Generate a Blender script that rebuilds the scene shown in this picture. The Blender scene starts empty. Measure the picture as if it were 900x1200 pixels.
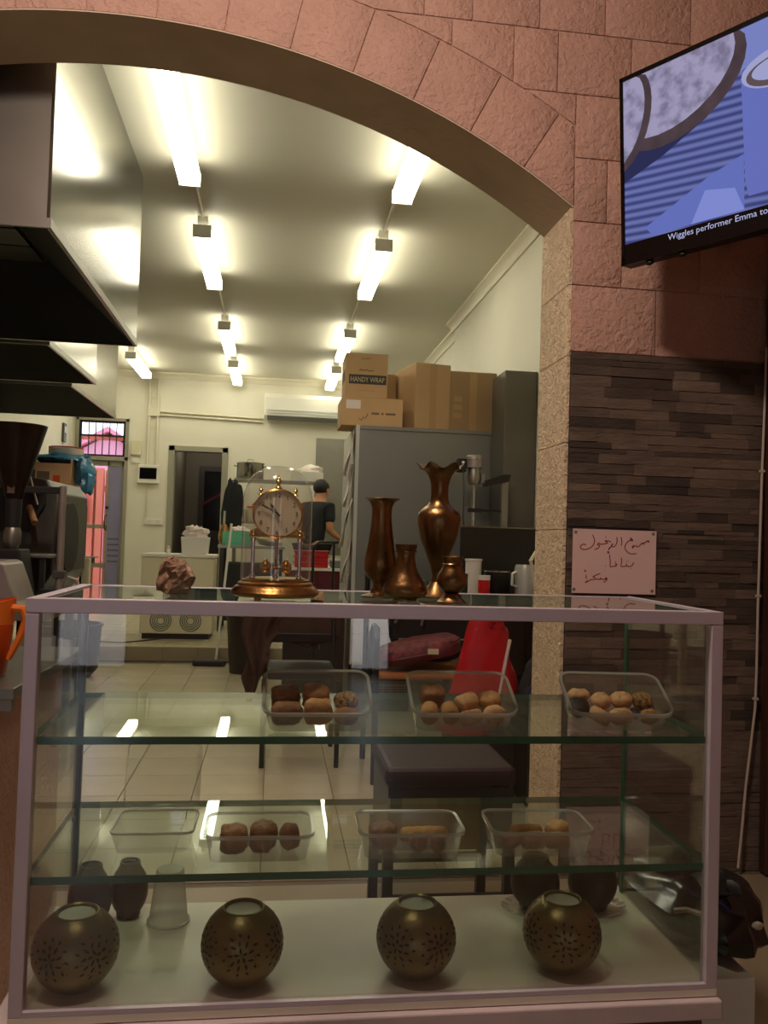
import bpy, bmesh, math, random
from mathutils import Vector, Matrix, Euler
random.seed(7)
SC = bpy.context.scene
COL = SC.collection
PI = math.pi

# ------------------------------------------------------------------ camera
cam_d = bpy.data.cameras.new('camera')
cam_d.sensor_fit = 'VERTICAL'
cam_d.sensor_height = 36.0
cam_d.lens = 36.0 * 971.0 / 1200.0
cam_d.clip_start = 0.02
cam = bpy.data.objects.new('camera', cam_d)
COL.objects.link(cam)
YAW, PITCH, ROLL = 0.13159, 0.03217, -0.03103
def rotmat(yaw, pitch, roll):
    c, s = math.cos, math.sin
    Rz = Matrix(((c(yaw), s(yaw), 0), (-s(yaw), c(yaw), 0), (0, 0, 1)))
    Rx = Matrix(((1, 0, 0), (0, c(pitch), -s(pitch)), (0, s(pitch), c(pitch))))
    Ry = Matrix(((c(roll), 0, s(roll)), (0, 1, 0), (-s(roll), 0, c(roll))))
    return Rz @ Rx @ Ry
_R = rotmat(YAW, PITCH, ROLL)
_cr, _cf, _cu = _R.col[0], _R.col[1], _R.col[2]
cam.matrix_world = Matrix(((_cr[0], _cu[0], -_cf[0], 0), (_cr[1], _cu[1], -_cf[1], 0), (_cr[2], _cu[2], -_cf[2], 0), (0, 0, 0, 1)))
SC.camera = cam

# ------------------------------------------------------------------ world, exposure
w = bpy.data.worlds.new('World'); SC.world = w; w.use_nodes = True
bg = w.node_tree.nodes['Background']
bg.inputs[0].default_value = (0.80, 0.86, 1.0, 1); bg.inputs[1].default_value = 2.4
SC.view_settings.view_transform = 'Standard'
SC.view_settings.look = 'None'
SC.view_settings.gamma = 1.0
SC.view_settings.use_curve_mapping = False
SC.view_settings.exposure = 0.22
SC.cycles.max_bounces = 14
SC.cycles.transparent_max_bounces = 40
SC.cycles.glossy_bounces = 6
SC.cycles.diffuse_bounces = 5
SC.cycles.caustics_reflective = False
SC.cycles.caustics_refractive = False
SC.cycles.sample_clamp_indirect = 4.0
SC.cycles.use_denoising = True
TUBE_STRENGTH = 10.6
LAMP_WATTS = 112.0

FLOOR = -1.12      # kitchen floor below the lens
UPPER = -0.995     # raised back floor
CEIL = 2.15
BACK = 11.45

# ------------------------------------------------------------------ materials
def lin(c):
    r = []
    for v in c:
        v = v / 255.0
        r.append(v / 12.92 if v <= 0.04045 else ((v + 0.055) / 1.055) ** 2.4)
    return (*r, 1.0)
MATS = {}
def mat(name, col, rough=0.5, metal=0.0, var=0.0, vscale=6.0, col2=None, bump=0.0, bscale=80.0, rnd=0.0,
        emis=None, estr=0.0, spec=0.5, coat=0.0, bdetail=4.0, voro=0.0, stretch=None, trans=0.0):
    if name in MATS: return MATS[name]
    m = bpy.data.materials.new(name); m.use_nodes = True
    nt = m.node_tree; N = nt.nodes; L = nt.links
    p = N['Principled BSDF']
    p.inputs['Roughness'].default_value = rough
    p.inputs['Metallic'].default_value = metal
    p.inputs['Specular IOR Level'].default_value = spec
    p.inputs['Coat Weight'].default_value = coat
    if trans: p.inputs['Transmission Weight'].default_value = trans
    c1 = lin(col); base = None
    tc = N.new('ShaderNodeTexCoord'); src = tc.outputs['Object']
    if stretch:
        mp = N.new('ShaderNodeMapping'); mp.inputs['Scale'].default_value = stretch
        L.new(src, mp.inputs['Vector']); src = mp.outputs['Vector']
    if var > 0 or col2:
        no = N.new('ShaderNodeTexNoise'); no.inputs['Scale'].default_value = vscale; no.inputs['Detail'].default_value = 5
        L.new(src, no.inputs['Vector'])
        rp = N.new('ShaderNodeValToRGB')
        c2 = lin(col2) if col2 else tuple(min(1, x * (1 + var)) for x in c1[:3]) + (1,)
        ca = c1 if col2 else tuple(x * (1 - var) for x in c1[:3]) + (1,)
        rp.color_ramp.elements[0].position = 0.35; rp.color_ramp.elements[1].position = 0.65
        rp.color_ramp.elements[0].color = ca; rp.color_ramp.elements[1].color = c2
        L.new(no.outputs['Fac'], rp.inputs['Fac']); base = rp.outputs['Color']
    if rnd > 0:
        oi = N.new('ShaderNodeObjectInfo')
        hs = N.new('ShaderNodeHueSaturation')
        mr = N.new('ShaderNodeMapRange'); mr.inputs[3].default_value = 1 - rnd; mr.inputs[4].default_value = 1 + rnd
        L.new(oi.outputs['Random'], mr.inputs[0]); L.new(mr.outputs[0], hs.inputs['Value'])
        if base: L.new(base, hs.inputs['Color'])
        else: hs.inputs['Color'].default_value = c1
        base = hs.outputs['Color']
    if base: L.new(base, p.inputs['Base Color'])
    else: p.inputs['Base Color'].default_value = c1
    if bump > 0:
        nb = N.new('ShaderNodeTexNoise'); nb.inputs['Scale'].default_value = bscale; nb.inputs['Detail'].default_value = bdetail
        L.new(src, nb.inputs['Vector']); h = nb.outputs['Fac']
        if voro > 0:
            vo = N.new('ShaderNodeTexVoronoi'); vo.inputs['Scale'].default_value = voro; vo.feature = 'SMOOTH_F1'
            ad = N.new('ShaderNodeVectorMath'); ad.operation = 'ADD'
            L.new(src, ad.inputs[0])
            sc = N.new('ShaderNodeVectorMath'); sc.operation = 'SCALE'; sc.inputs['Scale'].default_value = 0.08
            L.new(nb.outputs['Color'], sc.inputs[0]); L.new(sc.outputs[0], ad.inputs[1]); L.new(ad.outputs[0], vo.inputs['Vector'])
            r2 = N.new('ShaderNodeValToRGB'); r2.color_ramp.elements[0].position = 0.25; r2.color_ramp.elements[1].position = 0.55
            L.new(vo.outputs['Distance'], r2.inputs['Fac'])
            mx = N.new('ShaderNodeMath'); mx.operation = 'MULTIPLY_ADD'; mx.inputs[1].default_value = 0.6
            L.new(r2.outputs['Color'], mx.inputs[0]); L.new(h, mx.inputs[2]); h = mx.outputs[0]
        b = N.new('ShaderNodeBump'); b.inputs['Strength'].default_value = bump; b.inputs['Distance'].default_value = 0.01
        L.new(h, b.inputs['Height']); L.new(b.outputs['Normal'], p.inputs['Normal'])
    if emis:
        p.inputs['Emission Color'].default_value = lin(emis); p.inputs['Emission Strength'].default_value = estr
    MATS[name] = m
    return m
def glass(name, tint=(1, 1, 1), ior=1.5, haze=0.0, hazecol=(230, 235, 230), rough=0.0, gl=1.0):
    """clear sheet: transparent with Fresnel reflection on each face, plus optional milky haze"""
    m = bpy.data.materials.new(name); m.use_nodes = True
    nt = m.node_tree; N = nt.nodes; L = nt.links
    N.remove(N['Principled BSDF']); out = N['Material Output']
    tr = N.new('ShaderNodeBsdfTransparent'); tr.inputs['Color'].default_value = (*tint, 1)
    go = N.new('ShaderNodeBsdfGlossy'); go.inputs['Roughness'].default_value = rough
    go.inputs['Color'].default_value = (gl, gl, gl, 1)
    ge = N.new('ShaderNodeNewGeometry')
    mi = N.new('ShaderNodeMapRange'); mi.inputs[3].default_value = ior; mi.inputs[4].default_value = 1 / ior
    L.new(ge.outputs['Backfacing'], mi.inputs[0])
    fr = N.new('ShaderNodeFresnel'); L.new(mi.outputs[0], fr.inputs['IOR'])
    ms = N.new('ShaderNodeMixShader'); L.new(fr.outputs[0], ms.inputs[0]); 
    if haze > 0:
        df = N.new('ShaderNodeBsdfDiffuse'); df.inputs['Color'].default_value = lin(hazecol)
        tl = N.new('ShaderNodeBsdfTranslucent'); tl.inputs['Color'].default_value = lin(hazecol)
        m0 = N.new('ShaderNodeMixShader'); m0.inputs[0].default_value = 0.5
        L.new(df.outputs[0], m0.inputs[1]); L.new(tl.outputs[0], m0.inputs[2])
        m2 = N.new('ShaderNodeMixShader'); m2.inputs[0].default_value = haze
        L.new(tr.outputs[0], m2.inputs[1]); L.new(m0.outputs[0], m2.inputs[2]); L.new(m2.outputs[0], ms.inputs[1])
    else:
        L.new(tr.outputs[0], ms.inputs[1])
    L.new(go.outputs[0], ms.inputs[2]); L.new(ms.outputs[0], out.inputs[0])
    MATS[name] = m
    return m
def emit(name, col, strength):
    m = bpy.data.materials.new(name); m.use_nodes = True
    nt = m.node_tree; N = nt.nodes
    N.remove(N['Principled BSDF'])
    e = N.new('ShaderNodeEmission'); e.inputs[0].default_value = lin(col); e.inputs[1].default_value = strength
    nt.links.new(e.outputs[0], N['Material Output'].inputs[0]); MATS[name] = m
    return m

mat('pink_plaster', (192, 152, 134), 0.72, var=0.07, vscale=5, bump=0.55, bscale=45, voro=30)
mat('pink_joint', (158, 118, 104), 0.9)
mat('reveal_plaster', (232, 208, 172), 0.8, var=0.12, vscale=40, bump=0.9, bscale=55, voro=42)
mat('soffit', (206, 190, 166), 0.8, var=0.06, vscale=6, bump=0.25, bscale=30)
mat('stone', (88, 74, 62), 0.75, var=0.18, vscale=10, bump=0.45, bscale=40, rnd=0.62, stretch=(1, 1, 3))
mat('stone_back', (48, 40, 36), 0.9)
mat('cream_wall', (222, 218, 200), 0.6, var=0.025, vscale=2, bump=0.05, bscale=20)
mat('ceiling_paint', (204, 201, 184), 0.55, var=0.02, vscale=1.5)
mat('front_wall', (150, 112, 96), 0.8, var=0.08, vscale=3)
mat('front_ceiling', (150, 128, 112), 0.8)
mat('floor_base', (110, 100, 84), 0.7, var=0.1)
mat('tile', (196, 184, 156), 0.22, var=0.05, vscale=3, rnd=0.05)
mat('riser_tile', (150, 138, 112), 0.35, var=0.06, vscale=5, rnd=0.06)
mat('trim_white', (214, 208, 186), 0.45)
mat('brown_wood', (64, 38, 24), 0.5, var=0.25, vscale=6, stretch=(6, 6, 0.7))
mat('steel', (148, 145, 134), 0.21, 1.0, var=0.05, vscale=3, bump=0.03, bscale=6)
mat('steel_matt', (150, 147, 138), 0.42, 1.0, var=0.06, vscale=4)
mat('steel_dark', (66, 64, 60), 0.4, 0.9, var=0.12, vscale=4)
mat('cupboard_steel', (100, 96, 84), 0.45, 0.6, var=0.08, vscale=3)
mat('sheen_pale', (232, 236, 250), 0.35, var=0.03)  # pale tone imitates a bright reflection on the cool room front
mat('steel_bright', (205, 203, 196), 0.16, 1.0)
mat('black_hood', (26, 25, 24), 0.55, 0.4, var=0.2, vscale=4)
mat('grey_panel', (128, 130, 124), 0.38, 0.55, var=0.03, vscale=2)
mat('panel_edge', (186, 188, 180), 0.4, 0.3)
mat('alu_frame', (208, 196, 206), 0.38, 0.25, var=0.03, vscale=5)
mat('alu_dark', (70, 70, 70), 0.4, 0.5)
mat('base_board', (232, 224, 204), 0.3, var=0.05, vscale=7)
mat('marble', (206, 190, 188), 0.3, var=0.10, vscale=7, bump=0.02)
mat('brown_panel', (84, 52, 42), 0.5, var=0.15, vscale=6)
mat('brass', (156, 118, 66), 0.30, 1.0, var=0.25, vscale=18, bump=0.12, bscale=60)
mat('old_brass', (112, 84, 52), 0.33, 1.0, col2=(150, 116, 74), vscale=14, bump=0.12, bscale=60)
mat('gold', (214, 170, 84), 0.18, 1.0)
mat('chrome', (220, 216, 220), 0.1, 1.0)
mat('dial', (232, 220, 178), 0.5, var=0.03)
mat('ink', (32, 24, 20), 0.6)
mat('globe', (116, 100, 64), 0.36, 0.75, col2=(142, 122, 78), vscale=5, bump=0.08, bscale=90)
mat('globe_hole', (16, 13, 10), 0.9)
mat('globe_dark', (40, 30, 24), 0.5, 0.2, var=0.15)
mat('clay_pot', (92, 60, 48), 0.45, var=0.15, vscale=8)
mat('wax', (226, 220, 204), 0.5)
mat('rock', (142, 108, 82), 0.8, col2=(186, 154, 126), vscale=26, bump=0.9, bscale=60)
mat('cardboard', (190, 156, 112), 0.75, var=0.05, vscale=4, rnd=0.06)
mat('cardboard_dark', (158, 128, 90), 0.75, var=0.05, vscale=4)
mat('tape', (174, 140, 92), 0.3)
mat('print_dark', (62, 58, 52), 0.7)
mat('print_grey', (104, 92, 74), 0.7)
mat('print_pale', (196, 178, 142), 0.7)
mat('paper', (226, 214, 206), 0.7, var=0.02)
mat('paper_sign', (226, 194, 186), 0.7, var=0.02)
mat('red_ink', (150, 22, 28), 0.6)
mat('white_plastic', (222, 220, 208), 0.4)
mat('cream_plastic', (214, 208, 178), 0.4)
mat('grey_plastic', (120, 122, 116), 0.5)
mat('black_plastic', (18, 18, 18), 0.45)
mat('black_gloss', (10, 10, 11), 0.15)
mat('black_cloth', (20, 20, 22), 0.85, bump=0.2, bscale=60)
mat('navy_cloth', (24, 30, 62), 0.8, bump=0.2, bscale=50)
mat('brown_cloth', (70, 50, 40), 0.85, var=0.12, vscale=8, bump=0.2, bscale=50)
mat('shirt', (22, 26, 28), 0.85, var=0.1, vscale=6, bump=0.3, bscale=14)
mat('trousers', (20, 21, 26), 0.85)
mat('skin', (188, 132, 100), 0.5, var=0.04)
mat('hair', (22, 17, 14), 0.6, bump=0.5, bscale=90)
mat('maroon', (92, 22, 34), 0.6, var=0.15, vscale=12)
mat('maroon_pattern', (128, 44, 52), 0.7, col2=(60, 14, 24), vscale=34, bump=0.2, bscale=60)
mat('seat_maroon', (36, 13, 17), 0.55, var=0.1)
mat('red_bag', (186, 22, 34), 0.28, var=0.12, vscale=9, bump=0.5, bscale=16)
mat('red_plastic', (196, 26, 30), 0.35)
mat('tan_wood', (184, 122, 70), 0.4, var=0.12, vscale=5, stretch=(1, 8, 8))
mat('orange_plastic', (232, 120, 40), 0.3)
mat('orange_liquid', (206, 82, 22), 0.3)
mat('teal_plastic', (96, 190, 150), 0.4)
mat('blue_bag', (70, 130, 160), 0.25, var=0.3, vscale=12, bump=0.6, bscale=22)
mat('copper_dark', (58, 46, 40), 0.32, 0.85, var=0.15, vscale=4)
mat('machine_grey', (84, 82, 74), 0.4, 0.5, var=0.08, vscale=5)
mat('machine_dark', (40, 38, 36), 0.5, 0.3, var=0.1, vscale=5)
mat('pale_silver', (150, 140, 132), 0.42, 0.5, var=0.12, vscale=5)
mat('wood_handle', (150, 108, 66), 0.5)
mat('fence_pink', (204, 112, 88), 0.7, var=0.06, vscale=3, rnd=0.06, stretch=(6, 6, 1))
mat('awning_pink', (206, 130, 156), 0.7)
mat('gable_pink', (206, 150, 176), 0.7)
mat('magenta_cloth', (214, 60, 150), 0.8)
mat('yard', (190, 130, 120), 0.8, var=0.08)
mat('lilac_panel', (138, 134, 168), 0.4, var=0.03)
mat('door_frame_paint', (150, 146, 128), 0.5)
mat('bar_black', (28, 26, 30), 0.5)
mat('dark_door', (58, 52, 54), 0.5, var=0.1)
mat('passage_wall', (112, 106, 92), 0.7)
mat('mark_dark', (92, 80, 96), 0.6)
mat('pastry', (222, 168, 106), 0.6, col2=(186, 128, 76), vscale=30, bump=0.5, bscale=90, rnd=0.18)
mat('pastry_brown', (186, 128, 84), 0.55, col2=(146, 92, 56), vscale=34, bump=0.5, bscale=90, rnd=0.18)
mat('pastry_seed', (206, 158, 92), 0.6, col2=(110, 70, 38), vscale=140, bump=0.9, bscale=160)
mat('pastry_choc', (44, 28, 24), 0.5, var=0.2, bump=0.3)
mat('pastry_pale', (238, 188, 136), 0.6, col2=(216, 154, 102), vscale=30, bump=0.4, bscale=90, rnd=0.1)
mat('cable_white', (190, 176, 160), 0.5)
mat('glass_edge', (40, 104, 80), 0.15, spec=0.6)
mat('wire', (130, 128, 120), 0.35, 0.8)
mat('mustard', (206, 176, 60), 0.6)
glass('clear_glass', (0.975, 0.985, 0.975))
glass('shelf_glass', (0.86, 0.93, 0.885), haze=0.02, hazecol=(150, 190, 165))
glass('top_glass', (0.80, 0.88, 0.83), haze=0.12, hazecol=(150, 176, 156))
glass('dome_glass', (0.94, 0.94, 0.92), haze=0.07)
glass('frosted_tub', (0.95, 0.95, 0.94), haze=0.25, rough=0.15, hazecol=(225, 222, 212))
glass('frosted_rim', (0.85, 0.85, 0.84), haze=0.60, rough=0.2, hazecol=(230, 228, 218))
glass('clear_tub', (0.95, 0.95, 0.94), haze=0.10, rough=0.04)
glass('cup_plastic', (0.86, 0.86, 0.84), haze=0.40, rough=0.2, hazecol=(225, 222, 212))
emit('tube_light', (255, 248, 222), TUBE_STRENGTH)
emit('bulb', (255, 205, 160), 6.0)

# ------------------------------------------------------------------ mesh builder
class MB:
    def __init__(s): s.v = []; s.f = []; s.m = []
    def add(s, vs, fs, mi=0, M=None):
        o = len(s.v)
        for p in vs:
            p = Vector(p)
            s.v.append(tuple(M @ p) if M is not None else tuple(p))
        for q in fs: s.f.append(tuple(i + o for i in q)); s.m.append(mi)
        return s
    def box(s, x0, x1, y0, y1, z0, z1, mi=0, M=None, sides=None):
        vs = [(x0, y0, z0), (x1, y0, z0), (x1, y1, z0), (x0, y1, z0), (x0, y0, z1), (x1, y0, z1), (x1, y1, z1), (x0, y1, z1)]
        fs = [(0, 3, 2, 1), (4, 5, 6, 7), (0, 1, 5, 4), (2, 3, 7, 6), (1, 2, 6, 5), (3, 0, 4, 7)]
        if sides is None: s.add(vs, fs, mi, M)
        else:
            s.add(vs, fs[:2], mi, M); o = len(s.v) - 8
            for q in fs[2:]: s.f.append(tuple(i + o for i in q)); s.m.append(sides)
        return s
    def cyl(s, p, q, r0, r1=None, n=16, caps=True, mi=0):
        if r1 is None: r1 = r0
        p, q = Vector(p), Vector(q); d = (q - p).normalized()
        a = d.orthogonal().normalized(); b = d.cross(a)
        vs = []
        for c, r in ((p, r0), (q, r1)):
            for k in range(n):
                t = 2 * PI * k / n; vs.append(c + (a * math.cos(t) + b * math.sin(t)) * r)
        fs = [(k, (k + 1) % n, n + (k + 1) % n, n + k) for k in range(n)]
        if caps: fs += [tuple(reversed(range(n))), tuple(range(n, 2 * n))]
        return s.add(vs, fs, mi)
    def lathe(s, prof, n=32, c=(0, 0, 0), mi=0, rfun=None, M=None):
        """prof: list of (r, z) from bottom outside; open ends unless r == 0"""
        vs = []; fs = []; ring = []
        for i, (r, z) in enumerate(prof):
            if r < 1e-6: ring.append([len(vs)]); vs.append((c[0], c[1], c[2] + z))
            else:
                row = []
                for k in range(n):
                    t = 2 * PI * k / n
                    rr, zz = (r, z) if rfun is None else rfun(i, t, r, z)
                    row.append(len(vs)); vs.append((c[0] + rr * math.cos(t), c[1] + rr * math.sin(t), c[2] + zz))
                ring.append(row)
        for A, B in zip(ring, ring[1:]):
            if len(A) == 1 and len(B) == 1: continue
            if len(A) == 1: fs += [(A[0], B[(k + 1) % n], B[k]) for k in range(n)]
            elif len(B) == 1: fs += [(A[k], A[(k + 1) % n], B[0]) for k in range(n)]
            else: fs += [(A[k], A[(k + 1) % n], B[(k + 1) % n], B[k]) for k in range(n)]
        return s.add(vs, fs, mi, M)
    def tube(s, pts, r, n=8, mi=0, closed=False):
        pts = [Vector(p) for p in pts]; N = len(pts)
        rs = r if isinstance(r, (list, tuple)) else [r] * N
        vs = []; fs = []; a = None
        for i, p in enumerate(pts):
            if closed: d = (pts[(i + 1) % N] - pts[i - 1]).normalized()
            else: d = (pts[min(i + 1, N - 1)] - pts[max(i - 1, 0)]).normalized()
            a = d.orthogonal().normalized() if a is None else (a - d * a.dot(d)).normalized()
            b = d.cross(a)
            for k in range(n):
                t = 2 * PI * k / n; vs.append(p + (a * math.cos(t) + b * math.sin(t)) * rs[i])
        for i in range(N if closed else N - 1):
            j = (i + 1) % N
            fs += [(i * n + k, i * n + (k + 1) % n, j * n + (k + 1) % n, j * n + k) for k in range(n)]
        if not closed: fs += [tuple(reversed(range(n))), tuple((N - 1) * n + k for k in range(n))]
        return s.add(vs, fs, mi)
    def prism(s, poly, d0, d1, fn=None, mi=0, side=None):
        """poly (u, v) extruded from d0 to d1; fn(u, v, d) gives the point; default u=X, v=Z, d=Y"""
        fn = fn or (lambda u, v, d: (u, d, v)); n = len(poly)
        vs = [fn(u, v, d0) for u, v in poly] + [fn(u, v, d1) for u, v in poly]
        s.add(vs, [tuple(range(n)), tuple(reversed(range(n, 2 * n)))], mi)
        o = len(s.v) - 2 * n
        for k in range(n):
            s.f.append((o + k, o + n + k, o + n + (k + 1) % n, o + (k + 1) % n)); s.m.append(mi if side is None else side)
        return s
    def blob(s, c, rad, seed=0, amp=0.08, p=2.0, nu=14, nv=9, mi=0, rot=0, fr=3.0):
        """lumpy superellipsoid"""
        rn = random.Random(seed); ph = [rn.uniform(0, 6.28) for _ in range(6)]
        vs = []; fs = []; cr, sr = math.cos(rot), math.sin(rot)
        pw = lambda x: math.copysign(abs(x) ** (2.0 / p), x)
        rows = []
        for j in range(nv + 1):
            la = -PI / 2 + PI * j / nv; row = []
            for k in range(1 if j in (0, nv) else nu):
                lo = 2 * PI * k / nu
                x, y, z = pw(math.cos(la)) * pw(math.cos(lo)), pw(math.cos(la)) * pw(math.sin(lo)), pw(math.sin(la))
                f = 1 + amp * (math.sin(fr * x * 2 + ph[0]) * math.sin(fr * y * 2 + ph[1]) + 0.6 * math.sin(fr * 1.7 * z + ph[2] + 2 * x) + 0.4 * math.sin(fr * 3 * x + ph[3]) * math.cos(fr * 3 * y + ph[4]))
                x, y, z = x * rad[0] * f, y * rad[1] * f, z * rad[2] * f
                row.append(len(vs)); vs.append((c[0] + x * cr - y * sr, c[1] + x * sr + y * cr, c[2] + z))
            rows.append(row)
        for A, B in zip(rows, rows[1:]):
            if len(A) == 1: fs += [(A[0], B[(k + 1) % nu], B[k]) for k in range(nu)]
            elif len(B) == 1: fs += [(A[k], A[(k + 1) % nu], B[0]) for k in range(nu)]
            else: fs += [(A[k], A[(k + 1) % nu], B[(k + 1) % nu], B[k]) for k in range(nu)]
        return s.add(vs, fs, mi)
    def xf(s, M):
        s.v = [tuple(M @ Vector(p)) for p in s.v]; return s
    def mesh(s, name, mats, smooth=False, bevel=0.0, recalc=True, seg=2):
        me = bpy.data.meshes.new(name)
        me.from_pydata(s.v, [], s.f)
        for i, k in enumerate(s.m): me.polygons[i].material_index = k
        for mm in (mats if isinstance(mats, (list, tuple)) else [mats]):
            me.materials.append(MATS[mm] if isinstance(mm, str) else mm)
        if bevel > 0 or recalc:
            b = bmesh.new(); b.from_mesh(me)
            if recalc: bmesh.ops.recalc_face_normals(b, faces=b.faces[:])
            if bevel > 0:
                es = [e for e in b.edges if len(e.link_faces) == 2 and e.calc_face_angle(0) > 0.6]
                bmesh.ops.bevel(b, geom=es, offset=bevel, segments=seg, affect='EDGES', profile=0.5, clamp_overlap=True)
            b.to_mesh(me); b.free()
        if smooth:
            for p in me.polygons: p.use_smooth = True
            me.set_sharp_from_angle(angle=math.radians(smooth if smooth is not True else 40))
        me.update()
        return me
    def build(s, name, mats, parent=None, smooth=False, bevel=0.0, recalc=True, label=None, loc=None, seg=2):
        me = s.mesh(name, mats, smooth, bevel, recalc, seg)
        o = bpy.data.objects.new(name, me); COL.objects.link(o)
        if parent is not None: o.parent = parent
        if loc is not None: o.location = loc
        if label: o['label'] = label
        return o

def thing(name, label, cat, loc=(0, 0, 0), rotz=0.0, group=None):
    o = bpy.data.objects.new(name, None); COL.objects.link(o)
    o.location = loc; o.rotation_euler = (0, 0, rotz); o.empty_display_size = 0.05
    o['label'] = label; o['category'] = cat
    if group: o['group'] = group
    return o
def tag(o, label, cat, group=None):
    o['label'] = label; o['category'] = cat
    if group: o['group'] = group
    return o
def struct(o, label=None):
    o['kind'] = 'structure'
    if label: o['label'] = label
    return o
def dup(root, label=None, loc=None, rotz=None):
    r = root.copy(); COL.objects.link(r)
    if label: r['label'] = label
    if loc is not None: r.location = loc
    if rotz is not None: r.rotation_euler = (0, 0, rotz)
    for ch in list(root.children):
        c = ch.copy(); COL.objects.link(c); c.parent = r
        for g in list(ch.children):
            d = g.copy(); COL.objects.link(d); d.parent = c
    return r
def inst(me, name, parent, loc=(0, 0, 0), rot=(0, 0, 0), scale=(1, 1, 1)):
    o = bpy.data.objects.new(name, me); COL.objects.link(o)
    if parent is not None: o.parent = parent
    o.location = loc; o.rotation_euler = rot; o.scale = scale
    return o
def text_mesh(body, size, name, depth=0.0, spacing=1.0):
    cu = bpy.data.curves.new(name, 'FONT'); cu.body = body; cu.size = size; cu.extrude = depth; cu.space_character = spacing
    cu.resolution_u = 2
    o = bpy.data.objects.new('tmp_text', cu); COL.objects.link(o)
    dg = bpy.context.evaluated_depsgraph_get()
    me = bpy.data.meshes.new_from_object(o.evaluated_get(dg))
    bpy.data.objects.remove(o); bpy.data.curves.remove(cu)
    me.name = name; me.materials.clear()
    return me
def text_obj(body, size, mt, parent, M, name='lettering', spacing=1.0, center=True, width=None):
    me = text_mesh(body, size, name, 0.0, spacing)
    xs = [v.co.x for v in me.vertices]; ys = [v.co.y for v in me.vertices]
    cx, cy = (min(xs) + max(xs)) / 2, (min(ys) + max(ys)) / 2
    k = (width / (max(xs) - min(xs))) if width else 1.0
    for v in me.vertices:
        if center: v.co.x -= cx; v.co.y -= cy
        v.co.x *= k
    me.transform(M)
    me.materials.append(MATS[mt])
    o = bpy.data.objects.new(name, me); COL.objects.link(o)
    if parent is not None: o.parent = parent
    return o
FACE = Matrix(((1, 0, 0, 0), (0, 0, -1, 0), (0, 1, 0, 0), (0, 0, 0, 1)))   # XY text -> stands in XZ, faces -Y

# ================================================================== STRUCTURE
XL, XR = -2.70, 1.75
FY0, FY1 = 2.757, 3.055          # arch wall body
STREET = -4.0
# floors
o = MB().box(-2.85, 1.95, 2.72, 7.40, FLOOR - 0.15, FLOOR - 0.006).build('floor', 'floor_base'); floor = struct(o)
struct(MB().box(-2.85, 1.95, STREET - 0.15, 2.72, FLOOR - 0.15, FLOOR - 0.006).build('floor_front', 'riser_tile'))
tile_me = MB().box(-0.1485, 0.1485, -0.1485, 0.1485, -0.006, 0.0).mesh('tile', 'tile', bevel=0.0012, seg=1)
for i in range(-6, 6):
    for j in range(0, 16):
        x, y = 0.15 + 0.3 * i - 0.005, 2.85 + 0.3 * j + 0.05
        if y > 7.28: continue
        if x < -1.75: continue
        inst(tile_me, 'tile', floor, (x, y, FLOOR))
o = MB().box(-2.85, 1.95, 7.412, 11.62, FLOOR - 0.15, UPPER - 0.006).build('floor_back', 'floor_base'); floor_b = struct(o)
for i in range(-9, 2):
    for j in range(0, 10):
        inst(tile_me, 'tile', floor_b, (0.15 + 0.3 * i - 0.005, 7.562 + 0.3 * j, UPPER))
riser_me = MB().box(-0.1485, 0.1485, 0, 0.010, 0, UPPER - FLOOR - 0.008).mesh('riser_tile', 'riser_tile', bevel=0.001, seg=1)
for i in range(-8, 6):
    inst(riser_me, 'riser_tile', floor_b, (0.13 + 0.3 * i, 7.402, FLOOR + 0.002))
# ceilings
struct(MB().box(-2.85, 1.95, FY1, 11.62, CEIL, CEIL + 0.1).build('ceiling', 'ceiling_paint'))
struct(MB().box(-2.85, 1.95, STREET - 0.15, FY1 - 0.001, CEIL + 0.25, CEIL + 0.35).build('ceiling_front', 'front_ceiling'))
# side walls
struct(MB().box(XL - 0.15, XL, FY1, 11.45, FLOOR, CEIL).build('wall_left', 'cream_wall'))
struct(MB().box(XR + 0.05, XR + 0.2, FY1, 11.45, FLOOR, CEIL).build('wall_right', 'cream_wall'))
struct(MB().box(XR - 0.05, XR + 0.05, FY1, 7.95, FLOOR, CEIL).build('wall_pier', 'cream_wall'))
struct(MB().box(XL - 0.15, XL, STREET, FY1 - 0.001, FLOOR - 0.006, CEIL + 0.25).build('wall_front_left', 'front_wall'))
struct(MB().box(XR, XR + 0.2, STREET, FY1 - 0.001, FLOOR - 0.006, CEIL + 0.25).build('wall_front_right', 'front_wall'))
# cornices
def cornice(name, axis, a, b, off, sgn):
    m = MB(); prof = [(0, 0), (0.075, 0), (0.075, -0.018), (0.05, -0.03), (0.022, -0.06), (0.016, -0.085), (0, -0.085)]
    if axis == 'Y': m.prism([(off + sgn * u, CEIL + v) for u, v in prof], a, b)
    else: m.prism([(off + sgn * u, CEIL + v) for u, v in prof], a, b, fn=lambda u, v, d: (d, u, v))
    return struct(m.build(name, 'trim_white', smooth=30))
cornice('trim_1', 'Y', FY1, 7.95 + 0.075, XR - 0.05, -1)
cornice('trim_2', 'Y', 8.03, 11.44, XR + 0.05, -1)
cornice('trim_3', 'X', XL, XR + 0.05, BACK, -1)
cornice('trim_4', 'X', XR - 0.05, XR + 0.05, 7.95, 1)
# back wall with the glazed door and the passage opening
m = MB()
for a, b in ((-2.85, -2.66), (-1.97, -1.40), (-0.69, 1.95)): m.box(a, b, BACK, BACK + 0.15, FLOOR, CEIL)
m.box(-2.66, -1.97, BACK, BACK + 0.15, 1.50, CEIL).box(-1.40, -0.69, BACK, BACK + 0.15, 1.13, CEIL)
wall_back = struct(m.build('wall_back', 'cream_wall'))
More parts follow.
